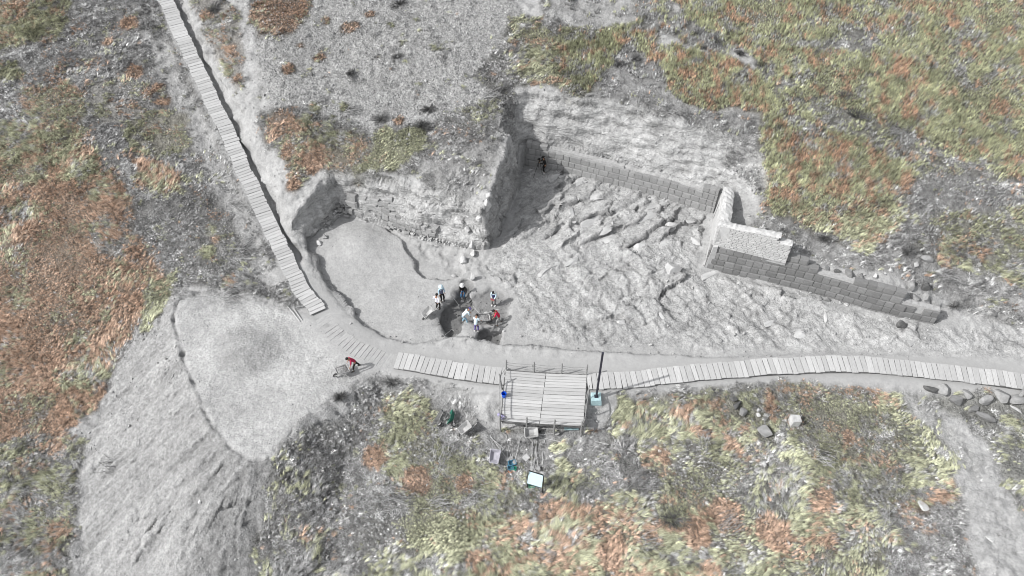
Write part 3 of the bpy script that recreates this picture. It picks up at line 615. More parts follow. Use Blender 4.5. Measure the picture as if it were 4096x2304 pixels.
nb2 = masonry(w2, W3, .05, top3, .56, (.46, .76), 'ashlar', 'stone_block', .12, .44, ragged=.05)
M['render'] = mat('pale_wall_render', g3(.44), .95, .12, 3, .5, 12)
nb3 = 0
# pale return face of the second wall, turned to the west
f = MB(); (ax, ay), (bx, by) = W2; o = w2.location; za, zb_ = T2[0][1], T2[1][1]
N = 10
for i in range(N):
    t0, t1_ = i / N, (i + 1) / N; q = []
    for t in (t0, t1_):
        X_ = ax + (bx - ax) * t; Y_ = ay + (by - ay) * t; zt = za + (zb_ - za) * t - .03; j = rnd.uniform(0, .03) if 0 < t < 1 else 0
        q.append([(X_ + j, Y_, .2), (X_ + .26 + j, Y_, zt), (X_ + .60, Y_, zt + .01), (X_ + .6, Y_, .2)])
    vs = [(p[0] - o[0], p[1] - o[1], p[2] - o[2]) for r_ in q for p in r_]
    f.add(vs, [(0, 1, 5, 4), (1, 2, 6, 5), (2, 3, 7, 6)] + ([(0, 3, 2, 1)] if i == 0 else []) + ([(4, 5, 6, 7)] if i == N - 1 else []))
f.build('side_face', M['render'], w2)

# small pale brick wall standing on the second wall: a long arm and a short arm
def set_back(W, d):
    out = []
    for i, p in enumerate(W):
        a = Vector(W[max(i - 1, 0)]); b_ = Vector(W[min(i + 1, len(W) - 1)]); t = (b_ - a).normalized(); out.append((p[0] - t.y * d, p[1] + t.x * d))
    return out
bw = empty('brick_wall', (W3[0][0], W3[0][1] + .5, T3[0][1])); tag(bw, 'small pale mud brick wall with two arms standing on top of the dark block wall', 'wall')
c0 = Vector(P(2851, 977, T3[0][1])); cend = Vector(P(3148, 1040, T3[2][1])); zb0 = T3[0][1]
tl = (cend - c0).length; tdir = (cend - c0).normalized(); nin = Vector((-tdir.y, tdir.x))
zA = z_for(c0.y + .1, 903); zB = z_for(c0.y + tdir.y * tl * .83 + .1, 953)
zC = z_for(cend.y + .1, 984)
topb = lambda s: zA + (zB - zA) * s / (tl * .83) if s < tl * .83 else zC
nb4 = masonry(bw, [c0, cend], zb0 - .12, topb, .155, (.26, .5), 'mudbrick', 'brick', .05, .30, .022)
cb = Vector(P(2886, 772, T1[-1][1]));
ab = (c0 - cb).length; zD = z_for(cb.y, 748)
topw = lambda s: zD + (zA - zD) * min(1, (s / ab) ** .8)
nb5 = masonry(bw, [cb, c0], zb0 - .12, topw, .155, (.3, .55), 'mudbrick', 'brick', .05, .30, .022)
def cap(line, tops, w, back, base):
    """rough rounded mud top and rear of an arm"""
    b = MB(); rows = []; n = len(line)
    for i, (p, zt) in enumerate(zip(line, tops)):
        a = Vector(line[max(i - 1, 0)]); c_ = Vector(line[min(i + 1, n - 1)]); t = (c_ - a).normalized(); nn = Vector((-t.y, t.x)); j = rnd.uniform(-.05, .05)
        off = .05 * (zt - base)
        prof = [(off + .02, zt - .05), (off + .10, zt + .03 + j), (off + w * .35, zt + .08 + rnd.uniform(-.04, .04)), (off + w * .7, zt + .06 + rnd.uniform(-.05, .05)), (off + w + j, zt - .04), (off + w + .08 + j, (zt + base) / 2), (off + w + .12, base - .6)]
        rows.append([(p[0] + nn.x * d - bw.location[0], p[1] + nn.y * d - bw.location[1], z - bw.location[2]) for d, z in prof])
    k = len(rows[0]); vs = [p for r_ in rows for p in r_]
    fs = [(i * k + j, i * k + j + 1, (i + 1) * k + j + 1, (i + 1) * k + j) for i in range(n - 1) for j in range(k - 1)] + [tuple(range(k)), tuple((n - 1) * k + j for j in range(k))[::-1]]
    b.add(vs, fs); b.build('mud_capping', M['mudcap'], bw)
NS = 26; cut = tl * .83
ln = [c0 + tdir * (cut * i / NS) for i in range(NS + 1)]; cap(ln, [topb(cut * i / NS * .999) for i in range(NS + 1)], .62, 1, zb0 - .2)
ln = [c0 + tdir * (cut + .02 + (tl - cut - .02) * i / 6) for i in range(7)]; cap(ln, [zC] * 7, .66, 1, zb0 - .2)
wd = (c0 - cb).normalized(); ln = [cb + wd * (ab * i / 20) for i in range(21)]; cap(ln, [topw(ab * i / 20) for i in range(21)], .80, 1, zb0 - .2)
print('blocks', nb1, nb2, nb4, nb5)

# ------------------------------------------------------------------ boards
def plank_mesh(name):
    b = MB(); n = 4; rows = []
    for i in range(n + 1):
        x = -.5 + i / n; dz = rnd.uniform(-.06, .06); w0 = .5 - rnd.uniform(0, .03)
        rows += [(x, -w0, -.5), (x, w0, -.5), (x, w0, .42 + dz), (x, w0 - .05, .5 + dz), (x, -w0 + .05, .5 + dz), (x, -w0, .42 + dz)]
    fs = [(i * 6 + j, i * 6 + (j + 1) % 6, (i + 1) * 6 + (j + 1) % 6, (i + 1) * 6 + j) for i in range(n) for j in range(6)] + [tuple(range(6))[::-1], tuple(n * 6 + j for j in range(6))]
    b.add(rows, [f_[::-1] for f_ in fs]); return b.mesh(name, M['plank'])
PLK = [plank_mesh('plank') for _ in range(7)]
def boardwalk(W, label, pw, height, width=1.5, gap=.0182, skip=0.0, rails=True, wj=.04, slant=0):
    pts = [Vector((*P(*w), w[2])) for w in W]
    d = [0]
    for a, b_ in zip(pts, pts[1:]): d.append(d[-1] + (b_ - a).length)
    d0 = d
    def smooth(s, d=d0):
        s = max(0, min(d[-1] - 1e-4, s)); i = max(k for k in range(len(d) - 1) if d[k] <= s); t = (s - d[i]) / (d[i + 1] - d[i]) # along this span
        p0, p1, p2, p3 = pts[max(i - 1, 0)], pts[i], pts[i + 1], pts[min(i + 2, len(pts) - 1)]
        return .5 * (2 * p1 + (p2 - p0) * t + (2 * p0 - 5 * p1 + 4 * p2 - p3) * t * t + (3 * p1 - p0 - 3 * p2 + p3) * t ** 3)
    raw = smooth; fs_ = [raw(d[-1] * k / 900) for k in range(901)]; cum = np.r_[0, np.cumsum([(b_ - a).length for a, b_ in zip(fs_, fs_[1:])])]; dd_ = d[-1]; TL_ = float(cum[-1])
    smooth = lambda s: raw(dd_ * float(np.interp(s, cum, np.arange(901) / 900)))
    d = [0, TL_]
    base = pts[0].copy(); root = empty('boardwalk', base); tag(root, label, 'boardwalk')
    s = 0; n = 0; drift = 0
    while s < d[-1]:
        w = rnd.uniform(*pw); c = smooth(s + w / 2); t = (smooth(s + w / 2 + .3) - smooth(s + w / 2 - .3)); a = math.atan2(t.y, t.x); pit = math.atan2(t.z, math.hypot(t.x, t.y))
        drift = drift * .8 + rnd.uniform(-wj, wj)
        q = Matrix.Rotation(a, 3, 'Z') @ Matrix.Rotation(-pit, 3, 'Y') @ Matrix.Rotation(R(90) + slant + rnd.uniform(-.02, .02), 3, 'Z') @ Matrix.Rotation(rnd.uniform(-.012, .012), 3, 'X')
        off = Vector((-math.sin(a), math.cos(a), 0)) * drift
        if rnd.random() >= skip:
            link('plank', rnd.choice(PLK), root, c + off - base + Vector((0, 0, height + rnd.uniform(-.008, .008))), q.to_euler(), (width * rnd.uniform(.97, 1.03), w - gap * rnd.uniform(.5, 1.8), .045)); n += 1
        s += w
    if rails:
        for sgn in (-1, 1):
            b = MB(); N = int(d[-1] / .5) + 1; ring = []
            for i in range(N + 1):
                s_ = d[-1] * i / N; c = smooth(s_); t = smooth(s_ + .2) - smooth(s_ - .2); nn = Vector((-t.y, t.x, 0)).normalized() * sgn
                for o_, z_ in ((width / 2 - .14, height - .03), (width / 2 - .06, height - .03), (width / 2 - .06, -.25), (width / 2 - .14, -.25)): ring.append(c + nn * o_ - base + Vector((0, 0, z_)))
            b.add(ring, [(i * 4 + j, i * 4 + (j + 1) % 4, i * 4 + 4 + (j + 1) % 4, i * 4 + 4 + j) for i in range(N) for j in range(4)]); b.build('side_beam', M['stringer'], root)
    return root, n
b1, n1_ = boardwalk(WALK1, 'long boardwalk of short weathered planks running down the slope beside the ditch', (.24, .36), .20, 1.22, wj=.06)
b2, n2_ = boardwalk(WALK2, 'short boardwalk stretch from the dusty path to the wooden platform', (.34, .42), .20, 1.34, slant=.0)
b3, n3_ = boardwalk(WALK3, 'curving boardwalk from the lamp post along the bedrock, stones below its far end', (.32, .44), .22, 1.32)
# loose boards sunk in dust before the second stretch
for k, (a, b_, an) in enumerate([(1582,1450,.62),(1560,1444,.66)]):
    pass
print('planks', n1_, n2_, n3_)

WALKB = [(1285,1268,.13),(1340,1325,.12),(1400,1368,.12),(1470,1402,.12),(1530,1428,.12),(1575,1445,.12)]
M['dustboard'] = mat('dust_covered_board', g3(.335), .95, .15, 4, .3, 20, .05)
PLK0 = PLK; PLK = [m_.copy() for m_ in PLK0[:3]]
for m_ in PLK: m_.materials.clear(); m_.materials.append(M['dustboard'])
bb, nbb = boardwalk(WALKB, 'line of boards half buried in dust between the two left boardwalks', (.30, .4), -.021, 1.2, skip=.15, rails=False, wj=.10)
PLK = PLK0
# ------------------------------------------------------------------ platform
zd = .36
pA = Vector((*P(2022,1482,zd), zd)); pB = Vector((*P(2348,1500,zd), zd)); pC = Vector((*P(2333,1704,zd), zd)); pD = Vector((*P(2005,1684,zd), zd))
pm = Vector((*P(2184,1494,zd), zd)); pn = Vector((*P(2158,1696,zd), zd))
plat = empty('wooden_platform', (pA + pB + pC + pD) / 4 - Vector((0, 0, 1))); tag(plat, 'square wooden viewing platform of two rows of long pale boards with low post railings', 'platform')
po = plat.location
def deck(a, b_, c, d_, n):
    """boards from side a-d to side b-c"""
    ws = [rnd.uniform(.8, 1.2) for _ in range(n)]; tot = sum(ws); acc = 0
    for w in ws:
        t = (acc + w / 2) / tot; acc += w; l = a.lerp(d_, t); r_ = b_.lerp(c, t); m_ = (l + r_) / 2; dd = r_ - l; side = (d_ - a).length * w / tot
        link('plank', rnd.choice(PLK), plat, m_ - po + Vector((0, 0, rnd.uniform(-.008, .01))), (0, rnd.uniform(-.004, .004), math.atan2(dd.y, dd.x) + rnd.uniform(-.003, .003)), (dd.length - rnd.uniform(.01, .05), side - rnd.uniform(.015, .03), .05))
deck(pA, pm, pn, pD, 16); deck(pm, pB, pC, pn, 16)
b = MB()
for a, c in ((pA, pB), (pD, pC), (pA, pD), (pB, pC), (pm, pn)):
    dd = c - a; b.box((a + c) / 2 - po + Vector((0, 0, -.115)), (dd.length - .1, .12, .16), math.atan2(dd.y, dd.x))
b.build('frame_beam', M['stringer'], plat)
def pole(name, px, py, top, r=.05, lean=(0, 0), parent=plat, m='post', z=None, base=None):
    g = Vector((*P(px, py, z), z)) if z is not None else at(px, py)
    if base is not None: g.z = base
    t = Vector((g.x + lean[0], g.y + lean[1], top)); o = parent.location if parent else Vector((0, 0, 0))
    mid = (g + t) / 2 + Vector((rnd.uniform(-.02, .02), rnd.uniform(-.02, .02), 0))
    MB().tube([g - o - Vector((0, 0, .15)), mid - o, t - o], [r, r * .95, r * .85], 7).build(name, M[m], parent); return t
bk = [pole('post', *q, zd + 1.15, .055, z=zd) for q in ((2026,1479),(2136,1487),(2246,1493),(2346,1498))]
fr = [pole('post', *q, zd + .85, .06, z=zd, base=-.7) for q in ((2001,1688),(2107,1697),(2218,1706),(2326,1712))]
fr2 = [pole('post', 2335, 1708, zd + .95, .05, z=zd, base=-.7)]
sl = [pole('post', 2012, 1555, zd + 1.1, .06, (-.22, .45), z=zd, base=-.4)]
sr = [pole('post', 2341, 1600, zd + 1.3, .045, (.2, .3), z=zd, base=-.4), pole('post', 2338, 1650, zd + .9, .05, (0.05, .1), z=zd, base=-.5)]
def sag(a, b_, s, r=.014, name='rope', m='post'):
    pts = [a.lerp(b_, t / 8) - Vector((0, 0, 4 * s * (t / 8) * (1 - t / 8))) - po for t in range(9)]; MB().tube(pts, r, 4).build(name, M[m], plat)
for a, b_ in zip(bk, bk[1:]):
    for z_, s in ((.28, .12), (.5, .16), (.85, .30)): sag(a - Vector((0, 0, z_)), b_ - Vector((0, 0, z_ + rnd.uniform(-.06, .06))), s + rnd.uniform(-.05, .05))
for a, b_ in zip(fr, fr[1:]):
    for z_, s in ((.2, .1), (.5, .16)): sag(a - Vector((0, 0, z_)), b_ - Vector((0, 0, z_ + rnd.uniform(-.08, .08))), s)
sag(fr[0] - Vector((0, 0, .1)), sl[0] - Vector((0, 0, .2)), .05, .04, 'rail'); sag(fr[0] - Vector((0, 0, .5)), sl[0] - Vector((0, 0, .55)), .1, .03, 'rail')
sag(fr2[0] - Vector((0, 0, .15)), sr[0] - Vector((0, 0, .25)), .05, .035, 'rail'); sag(sl[0] - Vector((0, 0, .3)), bk[0] - Vector((0, 0, .8)), .08, .02)

# ------------------------------------------------------------------ loose rocks
def rock_mesh(name, m, sub=2, ang=.0, seed=0, flat=1.0):
    bm = bmesh.new(); bmesh.ops.create_icosphere(bm, subdivisions=sub, radius=.5); r_ = random.Random(seed)
    pl = [(Vector((r_.gauss(0, 1), r_.gauss(0, 1), r_.gauss(0, 1))).normalized(), r_.uniform(.18, .34)) for _ in range(12)]
    co_ = np.array([v.co[:] for v in bm.verts]); dn_ = vnoise3(co_, .45, seed * 3.1) * .10 + vnoise3(co_, .18, seed * 1.7) * .035
    for v, d in zip(bm.verts, dn_):
        p = v.co * (1 + d * 2)
        if ang:
            for n_, h in pl:
                e = p.dot(n_) - h
                if e > 0: p = p - n_ * e * ang
        v.co = p
    me_ = bpy.data.meshes.new(name); bm.to_mesh(me_); bm.free(); me_.materials.append(m); return me_
RK_ = {k: [rock_mesh(k, M[k], 3, .85, i * 7 + j) for i in range(6)] for j, k in enumerate(('palestone', 'greystone', 'darkstone'))}
RK2 = {k: [rock_mesh(k + '_small', M[k], 1, .8, i * 5 + 60 + j) for i in range(6)] for j, k in enumerate(('palestone', 'greystone', 'darkstone'))}
RPOS = []
def rock(px, py, w, d, h, label, kind='palestone', rz=None, name='boulder', group=None, sink=.25, tilt=(0, 0), cat='rock', z=None):
    g = at(px, py); RPOS.append((g.x, g.y, w * .5))
    if 'ridge' in label: w, d, h = w * 1.3, d * 1.2, h * 1.2
    if py > 1500: w, d, h, sink = w * 1.15, d * 1.15, h * 1.25, .12
    o = link(name, rnd.choice(RK_[kind]), None, (g.x, g.y, g.z + h * (.5 - sink)), (tilt[0], tilt[1], rnd.uniform(0, 6) if rz is None else rz), (w * 1.12, d * 1.12, h * 1.12))
    return tag(o, label, cat, group)
# rough courses of rubble at the back of the smaller pit
rw = empty('rubble_wall', at(1640, 900)); tag(rw, 'crumbling rubble wall of irregular pale stones at the back of the smaller pit', 'wall')
ro = rw.location
rows = [((1395,800),(1480,868)), ]
RB_ = {k: [block_mesh('rough_' + k, M[k], .16, .10) for _ in range(8)] for k in ('palestone', 'greystone', 'rubble')}
def rubble(px, py, w, h, kind='palestone', d=.4):
    g = at(px, py); a_ = w >= .4; link('stone', rnd.choice(RB_[kind] if a_ else RK2[kind]), rw, (g.x - ro.x - .02, g.y - ro.y - (.22 if a_ else .05), g.z - ro.z + (-.12 if a_ else .03)), (rnd.uniform(-.28, .0), rnd.uniform(-.12, .12), rnd.uniform(-.55, -.1)), (w, d * 1.2, h))
for (x0, y0, x1, y1, w, pr) in [(1385,786,1470,800,.72,1),(1380,812,1472,828,.75,1),(1382,842,1480,862,.75,1),(1485,770,1560,802,.62,.8),(1480,796,1600,846,.66,.9),(1482,826,1640,886,.62,.95),(1490,854,1720,918,.55,.95),(1530,884,1740,938,.42,.9),
        (1640,930,1880,985,.26,.9),(1660,944,1870,990,.24,.9),(1560,900,1650,932,.3,.8),(1600,870,1730,915,.42,.6)]:
    L_ = math.hypot(x1 - x0, y1 - y0) / 52; s = 0
    while s < L_:
        l = w * rnd.uniform(.6, 1.35); t = (s + l / 2) / L_; s += l * .98
        if rnd.random() < pr: rubble(x0 + (x1 - x0) * t, y0 + (y1 - y0) * t + rnd.uniform(-3, 3), l * 1.15, w * rnd.uniform(.6, .9), 'rubble' if l * 1.15 >= .4 else 'palestone', .5)
for _ in range(60):                                            # tumbled heap in the corner of the pit
    t = rnd.random(); rubble(1285 + 100 * t + rnd.uniform(-20, 20), 915 - 95 * t + rnd.uniform(-16, 22), rnd.uniform(.2, .42), rnd.uniform(.15, .35), rnd.choice(['palestone', 'greystone']), .3)
ROCKS = [
 (1262,925,1.0,.5,.45,'long flat pale stone leaning in the corner of the smaller pit','palestone'),(1300,952,.62,.5,.5,'squared pale stone near the rubble heap in the pit corner','palestone'),
 (1278,974,.7,.5,.4,'low pale stone beside the shadow at the pit corner','palestone'),(1555,913,.45,.4,.4,'grey stone at the head of the smooth soil heap','greystone'),
 (1852,1044,.85,.8,.65,'large pale boulder beside the flat edge of the pit floor','palestone'),(1893,1020,.75,.65,.6,'rounded pale boulder just beyond the largest one at the pit edge','palestone'),
 (1890,988,.6,.5,.75,'upright pale stone at the foot of the dividing earth ridge','palestone'),(1890,1120,.5,.45,1.0,'upright pale stone casting a shadow behind the worker in black','palestone'),
 (1815,1106,.5,.4,.25,'flat white stone above the trench','palestone'),(1949,835,.75,.6,1.2,'tall pale boulder set in the dividing earth ridge','palestone'),(1958,790,.55,.5,.7,'pale boulder high on the dividing earth ridge','palestone'),
 (1868,925,.5,.4,.55,'pale stone low on the slope of the dividing ridge','palestone'),(1925,880,.5,.5,.6,'pale stone near the crest of the ridge end','palestone'),(1915,930,.5,.4,.5,'pale stone near the nose of the ridge','palestone'),(1850,890,.4,.35,.4,'small grey stone above the rubble wall end','greystone'),
 (3257,1066,.7,.45,.5,'first dark squared stone in the row behind the long block wall','greystone'),(3301,1074,.75,.45,.45,'wide grey stone in the row behind the long block wall','greystone'),(3346,1088,.6,.4,.4,'low dark stone in the row behind the long block wall','darkstone'),
 (3390,1098,.85,.6,.55,'largest rounded stone in the row behind the long block wall','greystone'),(3443,1110,.75,.45,.45,'squared grey stone second from the row end behind the wall','greystone'),(3497,1110,.35,.35,.5,'small upright pale stone ending the row behind the wall','palestone'),
 (3562,1085,.5,.4,.4,'pale angular stone up the bank from the stone row','palestone'),(3540,1095,.3,.3,.25,'small pale stone beside the angular one on the bank','palestone'),
 (3640,1152,.95,.7,.7,'big dark boulder at the left of the stone pile on the wall end','greystone'),(3700,1150,.8,.7,.8,'tall dark boulder at the top of the stone pile on the wall end','darkstone'),(3655,1192,.8,.55,.5,'dark squared boulder at the front of the stone pile','greystone'),
 (3700,1195,.7,.6,.75,'slanting dark slab leaning at the end of the stone pile','greystone'),(3602,1200,.55,.4,.35,'pale cracked stone at the left foot of the stone pile','palestone'),(3580,1210,.3,.25,.22,'small white stone left of the stone pile','palestone'),
 (3620,1180,.4,.3,.3,'small flat grey stone between pile and wall top','greystone'),(3706,1038,.9,.8,.7,'rounded dark boulder on the bank above the stone pile','greystone'),(3662,1062,.5,.5,.4,'pale stone just below the rounded boulder on the bank','palestone'),(3650,1090,.3,.3,.3,'small pale stone on the bank under two others','palestone'),
 (3594,1304,.85,.8,.75,'lone rounded dark boulder on the bedrock before the block wall','darkstone'),(3277,1196,.5,.4,.35,'fallen dark block at the foot of the long wall','greystone'),(3314,1202,.6,.35,.25,'flat fallen slab at the foot of the long wall','greystone'),
 (3359,1214,.36,.3,.26,'white stone at the foot of the long wall','palestone'),(3386,1222,.36,.3,.24,'second white stone to the right at the foot of the long wall','palestone'),(3820,1220,.6,.5,.4,'dark stone half buried beyond the end of the long wall','darkstone'),
 (3772,1568,.95,.8,.6,'broad grey boulder at the left of the group below the boardwalk','greystone'),(3815,1612,1.0,.9,.7,'rounded grey boulder in front of the broad one below the boardwalk','greystone'),(3862,1582,.9,.6,.45,'flat grey boulder under the boardwalk edge','greystone'),
 (3937,1610,.95,.75,.6,'grey boulder in the middle of the group below the boardwalk','greystone'),(3995,1592,1.15,.95,.7,'largest pale grey boulder of the group below the boardwalk','greystone'),(4062,1606,1.0,.8,.6,'grey boulder at the far right of the group','greystone'),
 (3938,1672,1.1,.6,.55,'long grey boulder lying lowest of the group below the boardwalk','greystone'),(3890,1640,.9,.5,.4,'flat dark boulder between the group and the long one','greystone'),(4060,1638,.9,.3,.2,'thin pale slab in front of the rightmost boulder','palestone'),
 (3720,1562,.9,.6,.35,'low dark stones half buried left of the broad boulder','darkstone'),(4085,1580,.7,.6,.5,'grey boulder cut by the frame beside the boardwalk','greystone'),
 (3055,1735,1.1,.85,.7,'large grey boulder in the grass left of the squared stone','greystone'),(2969,1656,.7,.6,.5,'round grey boulder in the grass above the large one','greystone'),(2947,1628,.9,.4,.35,'long dark stone beside the round boulder in the grass','darkstone'),
 (2930,1600,.5,.4,.35,'small dark stone topmost of the grass group','darkstone'),(3033,1645,.34,.3,.3,'upper of two small white stones in the grass','palestone'),(3031,1664,.36,.3,.28,'lower of two small white stones in the grass','palestone'),
 (3056,1862,.3,.3,.3,'small white stone among silvery plants','palestone'),(3690,2032,.7,.5,.2,'flat pale stone at the edge of the bare earth path','palestone'),(120,1762,.25,.2,.2,'small white stone in the dry grass of the lower left','palestone'),
 (1250,300,.3,.3,.35,'black lump of stone casting a shadow on the bare plateau','darkstone'),(3960,2160,.5,.3,.15,'pale flake lying on the bare earth path at lower right','palestone'),
]
for r_ in ROCKS: rock(*r_[:6], kind=r_[6])
g = at(3174, 1692); sq = MB().box((0, 0, .3), (.6, .5, .75), .0, jit=.04); o = sq.build('cut_stone', M['palestone'], None, g, (.05, .03, .1)); tag(o, 'squared light grey stone standing alone in the grass', 'rock')
# bedrock slabs rising out of the excavated floor
SLABS = [(2215,706,1.5,.8,.5,.5,(.2,-.1)),(2262,700,1.2,.5,.4,.45,(.1,.1)),(2330,725,1.7,.9,.6,.6,(.25,-.15)),(2380,780,2.3,1.2,.7,.35,(.15,-.1)),(2400,830,2.0,.8,.5,.5,(.1,.1)),(2290,855,1.0,1.6,.5,.2,(.0,.3)),(2370,880,2.2,.9,.6,.6,(.2,.05)),
 (2420,915,1.8,.8,.5,.4,(.2,-.2)),(2430,960,3.2,1.5,.8,.45,(.12,-.06)),(2590,855,3.6,1.2,.7,.42,(.2,.02)),(2640,815,2.2,.6,.4,.4,(.15,0)),(2310,930,1.3,.8,.45,.9,(.2,.2)),(2540,820,1.5,.6,.4,.7,(.1,0)),(2680,900,1.2,1.0,.7,.2,(.3,0)),
 (2745,910,1.3,1.2,.8,.9,(.1,.2)),(2790,960,1.0,1.3,.8,.1,(.1,.3)),(2660,970,1.4,1.1,.6,.6,(.3,.1)),(2560,985,1.6,1.1,.5,.5,(.15,.15)),(2690,1080,1.8,1.6,.9,.3,(.15,-.1)),(2770,880,1.1,.6,.5,.5,(.2,.2)),(2950,1130,1.0,.8,.6,.2,(.2,-.2)),
 (2190,1080,2.4,.5,.4,.6,(.2,0)),(2290,1040,1.8,.5,.4,.65,(.2,0)),(2380,1060,.9,.4,.35,1.2,(.2,0)),(2560,1180,.5,2.6,.35,.35,(0,.2)),(2640,1250,.4,2.2,.3,.45,(0,.2)),(2840,1090,2.2,.7,.5,.55,(.2,0)),(2780,1190,1.4,.7,.35,.5,(.15,.1)),
 (3180,1240,.4,1.5,.3,-.1,(0,.2)),(3300,1260,.35,1.3,.3,-.15,(0,.15)),(2750,1330,1.3,.8,.4,.2,(.1,0)),(3200,1330,1.2,.9,.35,.4,(.1,0)),(3650,1370,1.2,.6,.3,.8,(.1,.1)),(2040,1010,1.0,.5,.45,.8,(.2,.2)),(2125,1140,.5,.7,.5,.3,(.2,.1)),(3910,1370,1.5,1.0,.4,.4,(.1,.1)),
 (3080,1290,1.0,.6,.35,.5,(.1,.1)),(2480,1290,.9,.7,.35,.5,(.1,.1)),(2120,680,.8,.5,.3,.3,(.1,.1))]
outc = empty('bedrock_outcrop', at(2500, 950)); tag(outc, 'broken slabs of pale bedrock rising from the excavated floor below the block walls', 'rock outcrop')
M['bedrock'] = mat('pale_bedrock', g3(.40), .92, .2, 2.2, .9, 6, .07)
RKB = [rock_mesh('bedrock', M['bedrock'], 3, 1.0, 200 + i) for i in range(8)]
for (px, py, w, d, h, rz, tl_) in SLABS:
    g = at(px, py); link('slab', rnd.choice(RKB), outc, (g.x - outc.location[0], g.y - outc.location[1], g.z - outc.location[2] - h * .18), (tl_[0], tl_[1], rz), (w * 1.15, d * 1.15, h))

# ------------------------------------------------------------------ people
M['skin'] = mat('skin', (.30, .17, .11), .6, .05); M['hair'] = mat('black_hair', g3(.012), .7, .2)
def cloth(name, c): M[name] = mat(name, c, .85, .15, 8, .15); return M[name]
for n_, c_ in (('white_cloth', (.68, .68, .74)), ('lightblue_cloth', (.42, .58, .70)), ('paleblue_cloth', (.55, .68, .74)), ('navy_cloth', (.03, .035, .11)), ('black_cloth', g3(.012)), ('darkgrey_cloth', g3(.06)),
               ('slate_cloth', (.12, .13, .19)), ('blue_jeans', (.06, .16, .30)), ('pale_jeans', (.26, .42, .52)), ('purple_cloth', (.13, .11, .26)), ('grey_trousers', g3(.16)), ('red_cloth', (.52, .02, .06)), ('crimson_cloth', (.38, .02, .07)), ('khaki_cloth', g3(.24)), ('white_shoe', g3(.6)), ('teal_cloth', (.03, .12, .09))): cloth(n_, c_)
def skin_mesh(name, verts, edges, radii, m, root=0, sub=1):
    me_ = bpy.data.meshes.new(name); me_.from_pydata([tuple(v) for v in verts], edges, [])
    o = bpy.data.objects.new(name, me_); COL.objects.link(o)
    md = o.modifiers.new('s', 'SKIN'); md.branch_smoothing = .4
    if not me_.skin_vertices: raise RuntimeError('skin layer')
    for i, r_ in enumerate(radii):
        sv = me_.skin_vertices[0].data[i]; sv.radius = r_ if isinstance(r_, tuple) else (r_, r_); sv.use_root = (i == root)
    if sub: o.modifiers.new('u', 'SUBSURF').levels = sub
    SK.append((o, m)); return o
SK = []
def ik(a, b_, l1, l2, bend):
    a, b_ = Vector(a), Vector(b_); d = b_ - a; L_ = min(d.length, (l1 + l2) * .995); dn_ = d.normalized(); b2 = a + dn_ * L_
    x = (l1 * l1 - l2 * l2 + L_ * L_) / (2 * L_); h = math.sqrt(max(l1 * l1 - x * x, 0)); bend = Vector(bend); bend = (bend - dn_ * bend.dot(dn_)).normalized()
    return a + dn_ * x + bend * h, b2
